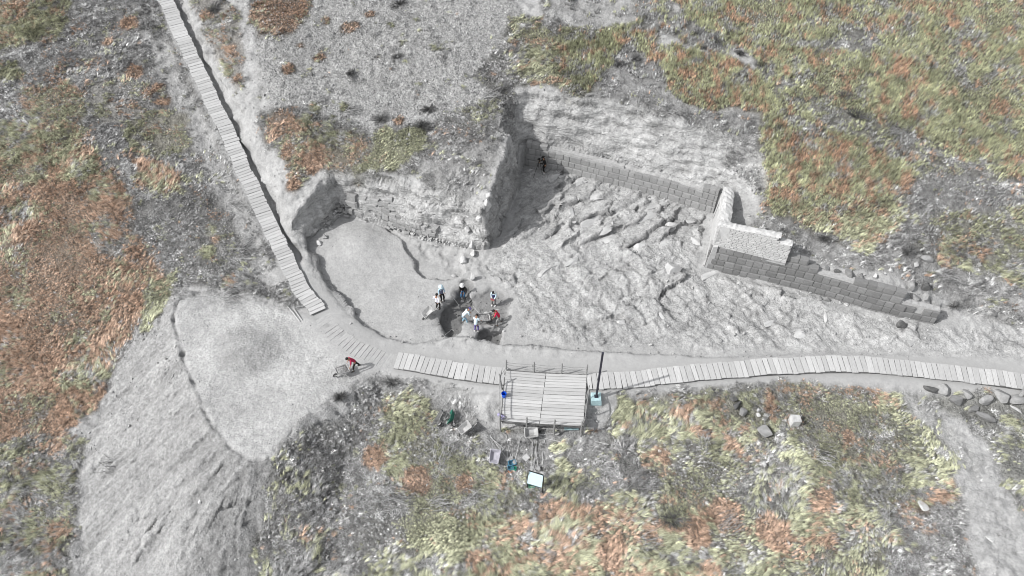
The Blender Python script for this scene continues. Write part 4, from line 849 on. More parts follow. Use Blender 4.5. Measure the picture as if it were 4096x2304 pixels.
def person(px, py, face, label, lean=0., hands=None, feet=None, top='white_cloth', bottom='black_cloth', sleeve=1.0, vest=None, hat=None, shoes='darkgrey_cloth', headturn=0., headdown=.2, H_=1.66, dz=0., cap=None, gloves=None, crouch=0.):
    """face: heading in degrees (0 = +X); lean: forward bend in degrees"""
    k = H_ / 1.72; g = at(px, py); root = empty('person', (g.x, g.y, g.z + dz), R(face) - R(90)); tag(root, label, 'person')
    la = R(lean); fw = Vector((0, 1, 0)); up = Vector((0, 0, 1))
    feet = feet or [(-.12, .0), (.13, .05)]
    hip = Vector((0, -.16 * math.sin(la), .93 - crouch)) * k
    sd = fw * math.sin(la) + up * math.cos(la); nsd = fw * math.sin(la * .5) + up * math.cos(la * .5)
    wst = hip + (fw * math.sin(la * .6) + up * math.cos(la * .6)) * .16 * k; ch = wst + sd * .24 * k; sh = ch + sd * .12 * k; nk = sh + sd * .10 * k
    hd_dir = (fw * math.sin(la * .6 + headdown) + up * math.cos(la * .6 + headdown)); hc = nk + hd_dir * .13 * k
    right = Vector((1, 0, 0)); fr_ = sd.cross(right) * -1
    shl, shr = sh - right * .19 * k, sh + right * .19 * k
    hands = hands or [(-.27, .05, .80), (.27, .05, .80)]
    hl, hr = Vector(hands[0]) * k, Vector(hands[1]) * k
    bk_ = Vector((0, -1, -.4)); el, hl = ik(shl, hl, .30 * k, .26 * k, bk_ + Vector((-.7, 0, 0))); er, hr = ik(shr, hr, .30 * k, .26 * k, bk_ + Vector((.7, 0, 0)))
    hpl, hpr = hip - right * .10 * k - up * .04, hip + right * .10 * k - up * .04
    fl, fr2_ = Vector((feet[0][0], feet[0][1], .08)) * k, Vector((feet[1][0], feet[1][1], .08)) * k
    kl, fl = ik(hpl, fl, .44 * k, .43 * k, fw); kr, fr2_ = ik(hpr, fr2_, .44 * k, .43 * k, fw)
    # body
    V = [hip, wst, ch, sh, nk, hc, hc + hd_dir * .085 * k, shl, el, hl, shr, er, hr, hpl, kl, fl, fl + fw * .15 * k - up * .04, hpr, kr, fr2_, fr2_ + fw * .15 * k - up * .04]
    E = [(0, 1), (1, 2), (2, 3), (3, 4), (4, 5), (5, 6), (3, 7), (7, 8), (8, 9), (3, 10), (10, 11), (11, 12), (0, 13), (13, 14), (14, 15), (15, 16), (0, 17), (17, 18), (18, 19), (19, 20)]
    Rr = [(.13, .10), (.115, .09), (.14, .10), (.09, .07), .05, (.085, .095), (.07, .08), .05, .038, .025, .05, .038, .025, .075, .052, .035, .03, .075, .052, .035, .03]
    # palm and five fingers rooted in it
    for hi, ei, sg in ((9, 8, -1), (12, 11, 1)):
        d_ = (V[hi] - V[ei]).normalized(); side = d_.cross(Vector((0, 0, 1))).normalized() if abs(d_.z) < .95 else right
        pa = len(V); V.append(V[hi] + d_ * .075 * k); Rr.append((.036, .02)); E.append((hi, pa))
        for q, (off, ln_) in enumerate(((-.030, .075), (-.010, .088), (.010, .082), (.029, .064))):
            a = len(V); m1 = V[pa] + side * off + d_ * .035; V.append(m1); V.append(m1 + (d_ * .8 + fr_ * .5).normalized() * ln_ * .55); Rr += [.011, .009]; E += [(pa, a), (a, a + 1)]
        a = len(V); V.append(V[hi] + d_ * .04 + side * sg * -.045); V.append(V[hi] + d_ * .075 + side * sg * -.06 + fr_ * .03); Rr += [.013, .01]; E += [(hi, a), (a, a + 1)]
    skin_mesh('body', V, E, [(tuple(x_ * k for x_ in r_) if isinstance(r_, tuple) else r_ * k) for r_ in Rr], M['skin']).parent = root
    # shirt
    def lerp(a, b_, t): return a + (b_ - a) * t
    hem = hip - (fw * math.sin(la * .3) + up * math.cos(la * .3)) * .05 * k
    cl, cr = lerp(el, hl, sleeve - 1) if sleeve > 1 else lerp(shl, el, sleeve), lerp(er, hr, sleeve - 1) if sleeve > 1 else lerp(shr, er, sleeve)
    V = [hem, wst, ch, sh, sh + sd * .05 * k, shl, shr]; E = [(0, 1), (1, 2), (2, 3), (3, 4), (3, 5), (3, 6)]; r_ = [(.165, .125), (.15, .12), (.175, .13), (.12, .10), .07, .075, .075]
    for s_, e_, c_ in ((5, el, cl), (6, er, cr)):
        a = len(V)
        if sleeve > 1: V += [e_, c_]; E += [(s_, a), (a, a + 1)]; r_ += [.056, .045]
        else: V += [c_]; E += [(s_, a)]; r_ += [.06]
    skin_mesh('shirt', V, E, [(tuple(x_ * k for x_ in q) if isinstance(q, tuple) else q * k) for q in r_], M[top], 2).parent = root
    if vest:
        V = [hip, wst, ch, sh]; skin_mesh('vest', V, [(0, 1), (1, 2), (2, 3)], [(.18, .14), (.165, .135), (.19, .145), (.13, .115)], M[vest], 1).parent = root
    V = [hip + up * .06 * k, hip, hpl, kl, lerp(kl, fl, .93), hpr, kr, lerp(kr, fr2_, .93)]; E = [(0, 1), (1, 2), (2, 3), (3, 4), (1, 5), (5, 6), (6, 7)]
    skin_mesh('trousers', V, E, [(.145, .115), (.15, .12), (.098, .10), .072, .062, (.098, .10), .072, .062], M[bottom], 1).parent = root
    for f_ in (fl, fr2_):
        b = MB(); b.ball(f_ + fw * .06 * k - up * .035, (.055, .145, .05), 8, 5); b.build('shoe', M[shoes], root, smooth=True)
    # head details
    hx = hd_dir.cross(right) * -1; Rm = Matrix((right, hx, hd_dir)).transposed() @ Matrix.Rotation(R(headturn), 3, 'Z')
    F_ = lambda a, b_, c_: hc + hd_dir * .03 * k + Rm @ Vector((a, b_, c_)) * k
    b = MB(); b.ball(F_(0, .105, -.01), (.015, .02, .025), 6, 4, rot=Rm); b.build('nose', M['skin'], root)
    for s_ in (-1, 1):
        b = MB(); b.ball(F_(.085 * s_, 0, -.005), (.012, .025, .035), 6, 4, rot=Rm); b.build('ear', M['skin'], root)
        b = MB(); b.ball(F_(.032 * s_, .092, .02), .012, 6, 4); b.build('eye', M['hair'], root)
    b = MB(); b.ball(F_(0, .092, -.052), (.028, .01, .007), 6, 4, rot=Rm); b.build('mouth', M['crimson_cloth'], root)
    if cap:
        b = MB(); b.ball(F_(0, -.01, .035), (.105, .12, .09), 10, 6, rot=Rm); b.build('cap', M[cap], root, smooth=True)
        b = MB(); b.ball(F_(0, .12, .04), (.08, .07, .012), 10, 4, rot=Rm); b.build('cap_brim', M[cap], root, smooth=True)
    elif hat:
        b = MB(); pr = [(0, .15), (.07, .145), (.10, .11), (.11, .04), (.19, .02), (.20, .0), (.11, .02)]
        b.lathe(pr, 14); b.v = [tuple(F_(*v) + hd_dir * .0) for v in b.v]; b.build('hat', M[hat], root, smooth=True)
    else:
        b = MB(); b.ball(F_(0, -.018, .03), (.10, .115, .10), 10, 6, rot=Rm); b.build('hair', M['hair'], root, smooth=True)
    if gloves:
        for h_ in (hl, hr):
            b = MB(); b.ball(h_ + up * -.02, (.05, .06, .06), 8, 5); b.build('glove', M[gloves], root, smooth=True)
    root['hl'] = list(hl); root['hr'] = list(hr); return root
def wpt(root, v): return Matrix.Translation(root.location) @ root.rotation_euler.to_matrix().to_4x4() @ Vector(v)

p1_ = person(1751, 1238, 60, 'worker in a white shirt and black trousers standing beside the empty wheelbarrow', hands=[(-.18, .12, 1.0), (.18, -.12, 1.0)], top='white_cloth', sleeve=1.8, headdown=.3)
p2_ = person(1769, 1203, -60, 'worker in a pale blue sun hat and dark vest standing behind the white shirted one', hands=[(-.25, .1, .85), (.25, .1, .85)], top='lightblue_cloth', vest='slate_cloth', bottom='black_cloth', hat='paleblue_cloth', sleeve=1.8)
p3_ = person(1853, 1192, -92, 'worker in a white hat, black top and blue jeans standing in the trench', hands=[(-.10, .28, .95), (.12, .25, .75)], top='black_cloth', bottom='blue_jeans', hat='white_shoe', sleeve=1.8, lean=12)
p4_ = person(1977, 1220, -112, 'worker in a navy vest over pale sleeves with red gloves', hands=[(-.08, .26, .98), (.10, .26, .98)], top='paleblue_cloth', vest='navy_cloth', bottom='grey_trousers', shoes='white_shoe', sleeve=1.85, gloves='red_cloth', headdown=.5, lean=8)
p5_ = person(1860, 1291, 28, 'worker in a pale blue shirt and pale jeans bending over to dig beside the trench', lean=58, hands=[(-.15, .62, .62), (.15, .50, .45)], top='paleblue_cloth', bottom='pale_jeans', sleeve=1.7, cap='purple_cloth', feet=[(-.16, -.12), (.16, .14)], shoes='khaki_cloth')
p6_ = person(1905, 1326, 72, 'worker in pale blue shirt and purple trousers at the trench', lean=22, hands=[(-.15, .42, .85), (.30, .45, .85)], top='paleblue_cloth', bottom='purple_cloth', sleeve=1.0, headdown=.6, shoes='white_shoe')
p7_ = person(1993, 1296, 178, 'worker in a long bright red shirt leaning over a shovel beside the trench', lean=30, hands=[(-.18, .48, .70), (.16, .40, .85)], top='red_cloth', bottom='khaki_cloth', sleeve=1.0, feet=[(-.2, .05), (.18, -.22)], headdown=.4)
p8_ = person(1421, 1477, -152, 'worker in a dark red shirt bending forward to push a full wheelbarrow', lean=40, hands=[(-.30, .42, .66), (.30, .42, .66)], top='crimson_cloth', bottom='black_cloth', sleeve=1.2, feet=[(-.14, .16), (.16, -.42)], headdown=.2)
p9_ = person(2178, 690, 178, 'photographer dressed all in black behind a tripod in the shady corner of the dig', lean=18, hands=[(-.14, .42, 1.22), (.14, .42, 1.22)], top='black_cloth', bottom='black_cloth', sleeve=1.9, shoes='white_shoe', cap='black_cloth')
# bake the grown skins into plain meshes
bpy.context.view_layer.update(); dg = bpy.context.evaluated_depsgraph_get(); news = []
for o, m_ in SK: news.append(bpy.data.meshes.new_from_object(o.evaluated_get(dg)))
for (o, m_), nm in zip(SK, news):
    o.modifiers.clear(); o.data = nm; nm.materials.clear(); nm.materials.append(m_); nm.shade_smooth()
for o in (p1_, p2_, p3_, p4_, p5_, p6_, p7_, p8_, p9_):
    pass

# ------------------------------------------------------------------ tools and gear
M['trayL'] = mat('pale_steel_tray', g3(.33), .6, .3, 3, .1, 9); M['trayV'] = mat('lavender_tray', (.30, .295, .33), .6, .2, 3, .1, 9); M['green_paint'] = mat('green_paint', (.02, .13, .09), .6, .3)
def wheelbarrow(px, py, heading, label, tray='trayL', tilt=(0, 0, 0), dz=0., load=None, z=None):
    """wheel towards local +X"""
    g = at(px, py); root = empty('wheelbarrow', (g.x, g.y, g.z + dz)); root.rotation_mode = 'XYZ'; root.rotation_euler = (tilt[0], tilt[1], R(heading)); tag(root, label, 'wheelbarrow', 'wheelbarrows around the dig')
    def ring(x0, x1, w0, w1, z0, z1, n=5):
        pts = []; c = .09
        for (cx_, cy_, a0) in ((x1 - c, w1 - c, 0), (x0 + c, w0 - c, 90), (x0 + c, -w0 + c, 180), (x1 - c, -w1 + c, 270)):
            for i in range(n): a = R(a0 + 90 * i / (n - 1)); zz = z0 + (z1 - z0) * ((cx_ + c * math.cos(a)) - x0) / (x1 - x0); pts.append((cx_ + c * math.cos(a), cy_ + c * math.sin(a), zz))
        return pts
    t = MB(); r0 = ring(-.42, .46, .34, .30, .66, .62); r1 = ring(-.40, .44, .325, .285, .66, .62); r2 = ring(-.26, .20, .20, .17, .38, .36); r3 = ring(-.25, .19, .19, .16, .36, .34); r4 = ring(-.44, .48, .36, .32, .645, .605)
    n = len(r0)
    for a, b_ in ((r4, r0), (r0, r1), (r1, r2)): t.add(a + b_, [(i, (i + 1) % n, n + (i + 1) % n, n + i) for i in range(n)])
    t.add(r2, [tuple(range(n))]); t.add(r4 + r3, [(n + i, n + (i + 1) % n, (i + 1) % n, i) for i in range(n)]); t.add(r3, [tuple(range(n))[::-1]])
    t.build('tray', M[tray], root)
    for s_ in (-1, 1):
        MB().tube([(.52, s_ * .05, .20), (.30, s_ * .16, .33), (-.30, s_ * .26, .36), (-.62, s_ * .29, .56), (-.80, s_ * .29, .60)], .018, 6).build('handle', M['galv'], root)
        MB().tube([(-.15, s_ * .22, .36), (-.30, s_ * .24, .02), (-.22, s_ * .24, .0), (-.05, s_ * .20, .35)], .014, 5).build('leg', M['galvd'], root)
    w = MB(); w.lathe([(.11, -.035), (.165, -.04), (.175, 0), (.165, .04), (.13, .035), (.13, -.035)], 14, (.50, 0, .20), 'Y'); wo_ = w.build('wheel', M['tyre'], root)
    w = MB(); w.lathe([(.0, -.03), (.09, -.02), (.115, -.03), (.115, .03), (.09, .02), (0, .03)], 12, (.50, 0, .20), 'Y'); w.build('rim', M['galv'], wo_)
    if load:
        b = MB(); nx = 9; vs = []
        for i in range(nx):
            for j in range(nx):
                a, c = -.36 + .74 * i / (nx - 1), -.27 + .54 * j / (nx - 1); e = max(0, 1 - (a / .42) ** 2) * max(0, 1 - (c / .32) ** 2)
                vs.append((a, c, .57 + .12 * e + rnd.uniform(-.015, .02)))
        b.add(vs, [(i * nx + j, i * nx + nx + j, i * nx + nx + j + 1, i * nx + j + 1) for i in range(nx - 1) for j in range(nx - 1)]); so = b.build('soil_load', M['soil'], root)
    return root
wheelbarrow(1724, 1262, 150 + 65, 'empty pale wheelbarrow tipped at the left edge of the trench behind the white shirted worker', 'trayL', (.1, .35, 0))
wheelbarrow(1932, 1290, 10, 'pale wheelbarrow half hidden between the worker in purple trousers and the one in red', 'trayL', (0, .1, 0), load=True)
wheelbarrow(1370, 1500, 208, 'wheelbarrow full of soil being pushed along the dusty path', 'galv', (0, -.18, 0), load=True)
wheelbarrow(1784, 1688, 235, 'dark wheelbarrow lying overturned at the left of the parked pair', 'galvd', (2.3, .2, 0), .45)
wheelbarrow(1832, 1684, 262, 'dark green bottomed wheelbarrow standing on its edge between the overturned one and the grey one', 'green_paint', (1.15, -.2, 0), .1)
wheelbarrow(1873, 1726, 212, 'empty grey wheelbarrow with its wheel in the grass, rightmost of the parked three', 'trayL', (.15, .3, 0))
wheelbarrow(2122, 1732, 5, 'pale wheelbarrow parked against the front edge of the wooden platform', 'trayL', (.45, .0, 0))
wheelbarrow(1986, 1830, -100, 'wheelbarrow with a lavender tinted tray lying among the shovels', 'trayV', (.1, .35, 0))
def shovel(a, b_, label, head='galv', hz=(.05, .05), pick=False, name='shovel', grp='digging tools lying in the grass', hs=.13, hm='handle'):
    """a: pixel of the grip end, b_: pixel of the blade end"""
    p, q = at(*a), at(*b_); p.z += hz[0]; q.z += hz[1]; L_ = (q - p).length; root = empty(name, p); root.rotation_euler = Vector((q - p)).to_track_quat('X', 'Z').to_euler()
    tag(root, label, 'pickaxe' if pick else 'shovel', grp)
    MB().tube([(0, 0, 0), (L_ * .5, rnd.uniform(-.01, .01), 0), (L_ - .05, 0, 0)], .021, 6).build('shaft', M[hm], root)
    b = MB()
    if pick: b.tube([(L_ - .04, -.26, -.05), (L_, -.1, .0), (L_, .1, .0), (L_ - .04, .26, -.05)], [.012, .028, .028, .01], 5)
    else:
        o_ = [(L_ - .08, -.03), (L_ - .02, -hs), (L_ + .16, -hs * .95), (L_ + .27, 0), (L_ + .16, hs * .95), (L_ - .02, hs), (L_ - .08, .03)]
        b.add([(x_, y_, .02 - .25 * y_ * y_ * -4 * .3) for x_, y_ in o_] + [(x_, y_, .0) for x_, y_ in o_] , [tuple(range(7)), tuple(range(7, 14))[::-1]] + [(i, i + 7, (i + 1) % 7 + 7, (i + 1) % 7) for i in range(7)])
    b.build('blade' if not pick else 'pick_head', M[head], root); return root
TL = [((1960,1742),(2026,1836),'bare handled shovel slanting beside the lavender wheelbarrow, upper of the two',0),((1962,1750),(2016,1798),'shorter shaft lying just under the slanting shovel',1),((2024,1738),(2044,1832),'shovel leaning into the blue crate pile from the upper left',0),
 ((2042,1752),(2040,1838),'upright shovel in the middle of the bundle at the blue crates',1),((2048,1752),(2052,1842),'thin pickaxe next to the middle shovel of the bundle',1),((2082,1754),(2060,1846),'shovel leaning into the blue crates from the upper right',0),((2030,1800),(2028,1868),'short hoe standing left of the blue crates',1),
 ((2130,1768),(2127,1872),'shovel with a pale blade left of the bundle above the sign board',0),((2148,1772),(2134,1874),'pickaxe crossing the bundle above the sign board',1),((2126,1820),(2146,1882),'long shaft running under the bundle above the sign board',1),((2140,1776),(2152,1872),'shovel with a round blade at the right of the bundle above the sign board',0),
 ((2169,1808),(2171,1862),'thin stick lying right of the shovel bundle',1),((2300,1774),(2264,1842),'lone shaft lying in the dry grass to the right of the sign board',1),((2172,1752),(2256,1773),'long pale shaft lying below the platform front',1),((2112,1742),(2222,1738),'shovel with a white round blade lying before the platform',0)]
for a, b_, l_, pk in TL: shovel(a, b_, l_, pick=bool(pk), hz=(.05 if a[0] < 2170 else .04, .12 if not pk else .07), head='trayL' if l_.find('pale blade') + l_.find('white') > 0 else 'galv')
o = shovel((1802,1190),(1836,1224),'long shovel held across the edge of the trench by the hatted pair', hz=(.5, .1), grp=None)
o = shovel((1846,1170),(1849,1206),'shovel upright in the hands of the worker in black', hz=(1.0, .05), grp=None)
o = shovel((1893,1243),(1922,1262),'shovel held low by the bending worker in pale blue', hz=(.55, .1), grp=None)
o = shovel((1996,1262),(1946,1262),'pale shafted shovel held out by the worker in red', hz=(.75, .3), grp=None)
shovel((1782,1340),(1806,1320),'pickaxe lying at the bottom edge of the trench', pick=True, grp=None)
# planks leaning beside the first boardwalk
for k, (a, b_) in enumerate((((1150,1226),(1200,1288)),((1166,1224),(1208,1282)))):
    p, q = at(*a), at(*b_); p.z += .05; q.z += .06
    o = MB().tube([(0, 0, 0), q - p], .035, 4).build('pole', M['palestone'], None, p); tag(o, ('outer', 'inner')[k] + ' of two thin poles lying in the dust beside the end of the first boardwalk', 'pole')
# photographer's tripod and camera
g = at(2150, 700); tr = empty('tripod', g); tag(tr, 'black camera tripod with a camera on top in front of the photographer', 'tripod')
topv = Vector((.12, .25, 1.42))
for a, b_ in ((-.35, -.35), (.45, -.05), (.05, .75)): MB().tube([(a, b_, 0), topv], [.014, .02], 5).build('leg', M['black_cloth'], tr)
b = MB(); b.box(topv + Vector((0, 0, .09)), (.16, .13, .12)); b.lathe([(.0, -.16), (.05, -.16), (.045, -.05), (.045, .0)], 10, topv + Vector((0, 0, .09)), 'X'); b.build('camera_body', M['black_cloth'], tr)
# lamp post
zl = at(2383, 1602).z; xy = P(2383, 1600, zl); lp = empty('lamp_post', (*xy, zl)); tag(lp, 'dark square post on a pale blue concrete block beside the wooden platform', 'post')
M['blue_concrete'] = mat('painted_concrete', (.36, .50, .53), .8, .25, 3, .3); M['postpaint'] = mat('dark_post_paint', (.035, .035, .05), .5, .2)
b = MB(); s1, s2 = .37, .33
b.add([(-s1, -s1, -.1), (s1, -s1, -.1), (s1, s1, -.1), (-s1, s1, -.1), (-s2, -s2, .42), (s2, -s2, .42), (s2, s2, .42), (-s2, s2, .42), (-s2 + .03, -s2 + .03, .45), (s2 - .03, -s2 + .03, .45), (s2 - .03, s2 - .03, .45), (-s2 + .03, s2 - .03, .45)],
      [(0, 1, 5, 4), (1, 2, 6, 5), (2, 3, 7, 6), (3, 0, 4, 7), (4, 5, 9, 8), (5, 6, 10, 9), (6, 7, 11, 10), (7, 4, 8, 11), (8, 9, 10, 11)]); b.build('concrete_base', M['blue_concrete'], lp)
MB().box((0, 0, .462), (.26, .26, .02)).build('foot_plate', M['postpaint'], lp)
for a in (-.1, .1):
    for c in (-.1, .1): MB().lathe([(0, .50), (.015, .50), (.015, .47)], 6, (a, c, 0)).build('bolt', M['postpaint'], lp)
MB().box((0, 0, 2.95), (.125, .125, 4.96)).build('pole', M['postpaint'], lp); MB().box((0, 0, 5.44), (.15, .15, .02)).build('end_cap', M['postpaint'], lp)
# blue bucket
M['blue_plastic'] = mat('blue_plastic', (.01, .10, .62), .35, .05); xy = P(2016, 1586, zd)
bk2 = empty('bucket', (*xy, zd + .03)); tag(bk2, 'bright blue plastic bucket on the left edge of the wooden platform', 'bucket')
b = MB(); b.lathe([(0, .0), (.14, .0), (.17, .34), (.185, .34), (.185, .36), (.165, .36), (.135, .02), (0, .02)], 18); b.build('pail', M['blue_plastic'], bk2, smooth=False)
MB().tube([(.18 * math.cos(a), .02, .34 + .16 * math.sin(a) * -.2 + .0) if False else (.18 * math.cos(a), .17 * math.sin(a), .37) for a in np.linspace(0, math.pi, 9)], .006, 4).build('bucket_handle', M['galv'], bk2)
# dark bag and cloth hanging at the platform's corner
p = Vector((*P(2006, 1676, .2), .2)); b = MB()
for k in range(5): b.ball(p * 0 + Vector((rnd.uniform(-.16, .16), rnd.uniform(-.15, .15), rnd.uniform(-.06, .10))), (rnd.uniform(.10, .17), rnd.uniform(.1, .15), rnd.uniform(.08, .14)), 8, 5)
M['lilac'] = mat('lilac_cloth', (.32, .30, .46), .8, .5, 9); o = b.build('cloth_bundle', M['lilac'], None, p + Vector((0, 0, .25)), smooth=True); tag(o, 'crumpled lilac cloth hung on the front left corner post of the platform', 'cloth')
# trough and board under the platform front
g = at(2285, 1716); b = MB(); b.box((0, 0, .15), (.95, .30, .04)); b.box((0, -.15, .2), (.95, .03, .14)); b.box((0, .15, .2), (.95, .03, .14)); o = b.build('trough', M['blue_concrete'], None, g, (0, 0, .02)); tag(o, 'pale greenish trough lying under the front right corner of the platform', 'trough')
g = at(2352, 1716); o = MB().box((0, 0, .06), (.75, .16, .07)).build('board', M['palestone'], None, g, (0, 0, -.05)); tag(o, 'short board lying on the ground at the platform front right corner', 'board')
g = at(2104, 1832); o = MB().box((0, 0, .05), (.42, .38, .05), R(45), jit=.01).build('tile', M['palestone'], None, g, (.06, .1, 0)); tag(o, 'pale square tile lying between the two bundles of shovels', 'tile')
g = at(2107, 1800); o = MB().ball((0, 0, .07), (.07, .07, .08), 8, 5).build('bottle', M['white_shoe'], None, g, smooth=True); tag(o, 'small white plastic bottle above the pale square tile', 'bottle')
# blue crates
M['crateb'] = mat('faded_blue_crate', (.08, .22, .32), .6, .25); M['crateg'] = mat('green_crate', (.03, .25, .17), .6, .2); M['orange'] = mat('orange_plastic', (.55, .16, .05), .5)
def crate(px, py, d, rz, tilt, m, label, dz=0, name='crate'):
    g = at(px, py); root = empty(name, (g.x, g.y, g.z + dz)); root.rotation_euler = (tilt[0], tilt[1], rz); tag(root, label, 'crate'); x_, y_, z_ = d
    MB().box((0, 0, .012), (x_, y_, .02)).build('bottom', M[m], root)
    for k in range(2):
        MB().box((0, (k * 2 - 1) * (y_ / 2), z_ / 2), (x_, .018, z_)).build('side', M[m], root); MB().box(((k * 2 - 1) * (x_ / 2 - .012), 0, z_ / 2), (.018, y_ - .022, z_)).build('side', M[m], root)
    b = MB()
    for s_ in (-1, 1): b.box((0, s_ * (y_ / 2 + .01), z_ + .005), (x_ + .05, .03, .022))
    for s_ in (-1, 1): b.box((s_ * (x_ / 2 + .01), 0, z_ + .006), (.03, y_ - .012, .02))
    b.build('rim', M[m], root)
crate(2047, 1856, (.46, .30, .18), .35, (.25, .1), 'crateb', 'faded blue crate tipped at the foot of the shovel bundle', .08)
crate(2041, 1874, (.34, .26, .16), .1, (0, .1), 'crateb', 'smaller blue crate below the tipped one', .02)
crate(2056, 1877, (.26, .2, .12), -.1, (0, 0), 'crateg', 'small green crate right of the smaller blue one', .03)
g = at(2041, 1884); b = MB(); b.lathe([(.12, .02), (.145, .03), (.12, .04), (.11, .03), (.12, .02)], 16); o = b.build('hoop', M['orange'], None, g); tag(o, 'orange plastic ring at the foot of the blue crates', 'ring')
# sign board
zs = at(2143, 1962).z; g1, g2 = at(2110, 1950), at(2170, 1970); sb = empty('sign_board', g1); tag(sb, 'blank pale blue sign board on two black posts standing in the grass', 'sign')
M['panel'] = mat('pale_blue_panel', (.50, .65, .72), .4, .04); dv = Vector((g2.x - g1.x, g2.y - g1.y, 0)); an = math.atan2(dv.y, dv.x); dl = dv.length
hgt = 2.15; sb.rotation_euler = (0, 0, an)
for x_ in (0, dl): MB().box((x_, .0, hgt / 2 - .15), (.06, .06, hgt + .3)).build('post', M['black_cloth'], sb)
Rt = Matrix.Rotation(R(-18), 3, 'X'); MB().box((dl / 2, -.06, hgt - .58), (dl - .07, .03, 1.1), M_=Rt).build('panel', M['panel'], sb)
for z_ in (-.03, -1.14): MB().box(Vector((dl / 2, -.06, hgt - .58)) + Rt @ Vector((0, 0, z_ + .585)), (dl - .06, .05, .05), M_=Rt).build('frame_bar', M['black_cloth'], sb)
g = at(2126, 1945); crate(2126, 1945, (.34, .24, .14), .1, (.1, 0), 'crateg', 'green plastic box standing under the sign board', .02, 'box')
# white stake on the spoil heap
g = at(800, 2010); st = MB(); st.tube([(0, -.1, .06), (.02, .45, .10)], [.09, .07], 6); st.tube([(.02, .45, .10), (.05, .95, .08), (.10, 1.2, .05)], [.05, .045, .02], 5); o = st.build('branch', M['white_shoe'], None, g); tag(o, 'white bleached piece of wood lying on the flank of the spoil heap', 'branch')

# ------------------------------------------------------------------ vegetation and loose earth, scattered
def blade_mesh(name, n, r, L0, L1, w, lean, curl, m, spread=1.0, seed=0, side=0.35, up=.0):
    r_ = random.Random(seed); vs = []; fs = []; cv = []
    for i in range(n):
        a = r_.uniform(0, 6.283); q = r * math.sqrt(r_.random()); x0, y0 = q * math.cos(a), q * math.sin(a)
        l = r_.uniform(L0, L1); th = r_.gauss(0, side) ; 
        if spread > .9: th = r_.uniform(-math.pi, math.pi)
        el = max(.05, lean + r_.gauss(0, .22)); d = Vector((math.cos(th) * math.sin(el), math.sin(th) * math.sin(el), math.cos(el)))
        d2 = Vector((math.cos(th) * math.sin(min(el + curl, 1.75)), math.sin(th) * math.sin(min(el + curl, 1.75)), math.cos(min(el + curl, 1.75))))
        p0 = Vector((x0, y0, -.03)); p1 = p0 + d * l * .5; p2 = p1 + d2 * l * .5; sdv = Vector((-math.sin(th), math.cos(th), r_.uniform(-.5, .5))).normalized() * w * r_.uniform(.6, 1.3) * .5
        o = len(vs); vs += [p0 - sdv, p0 + sdv, p1 + sdv, p1 - sdv, p2]; fs += [(o, o + 1, o + 2, o + 3), (o + 3, o + 2, o + 4)]; cv += [r_.random()] * 5
    me_ = bpy.data.meshes.new(name); me_.from_pydata([tuple(v) for v in vs], [], fs); me_.materials.append(m)
    at_ = me_.attributes.new('shade', 'FLOAT', 'POINT'); at_.data.foreach_set('value', cv); return me_
def veg_mat(name, rough=.8, trans=.0, lo=.65, hi=1.35):
    m = bpy.data.materials.new(name); m.use_nodes = True; nt = m.node_tree; L = nt.links.new; b = nt.nodes['Principled BSDF']; b.inputs['Roughness'].default_value = rough; b.inputs['Specular IOR Level'].default_value = .15
    a = nd(nt, 'ShaderNodeAttribute', attribute_type='INSTANCER', attribute_name='tint'); s = nd(nt, 'ShaderNodeAttribute', attribute_name='shade')
    mr = nd(nt, 'ShaderNodeMapRange'); mr.inputs[3].default_value = lo; mr.inputs[4].default_value = hi; L(s.outputs['Fac'], mr.inputs[0])
    sc = nd(nt, 'ShaderNodeVectorMath', operation='SCALE'); L(a.outputs['Color'], sc.inputs[0]); L(mr.outputs[0], sc.inputs['Scale']); L(sc.outputs[0], b.inputs['Base Color'])
    return m
MG = veg_mat('dry_grass_blades', lo=.35, hi=1.65); MT = veg_mat('twigs', lo=.4, hi=1.6)
def hidden_collection(name, meshes):
    c = bpy.data.collections.new(name)
    for i, me_ in enumerate(meshes): o = bpy.data.objects.new('%s_%02d' % (name, i), me_); c.objects.link(o)
    return c
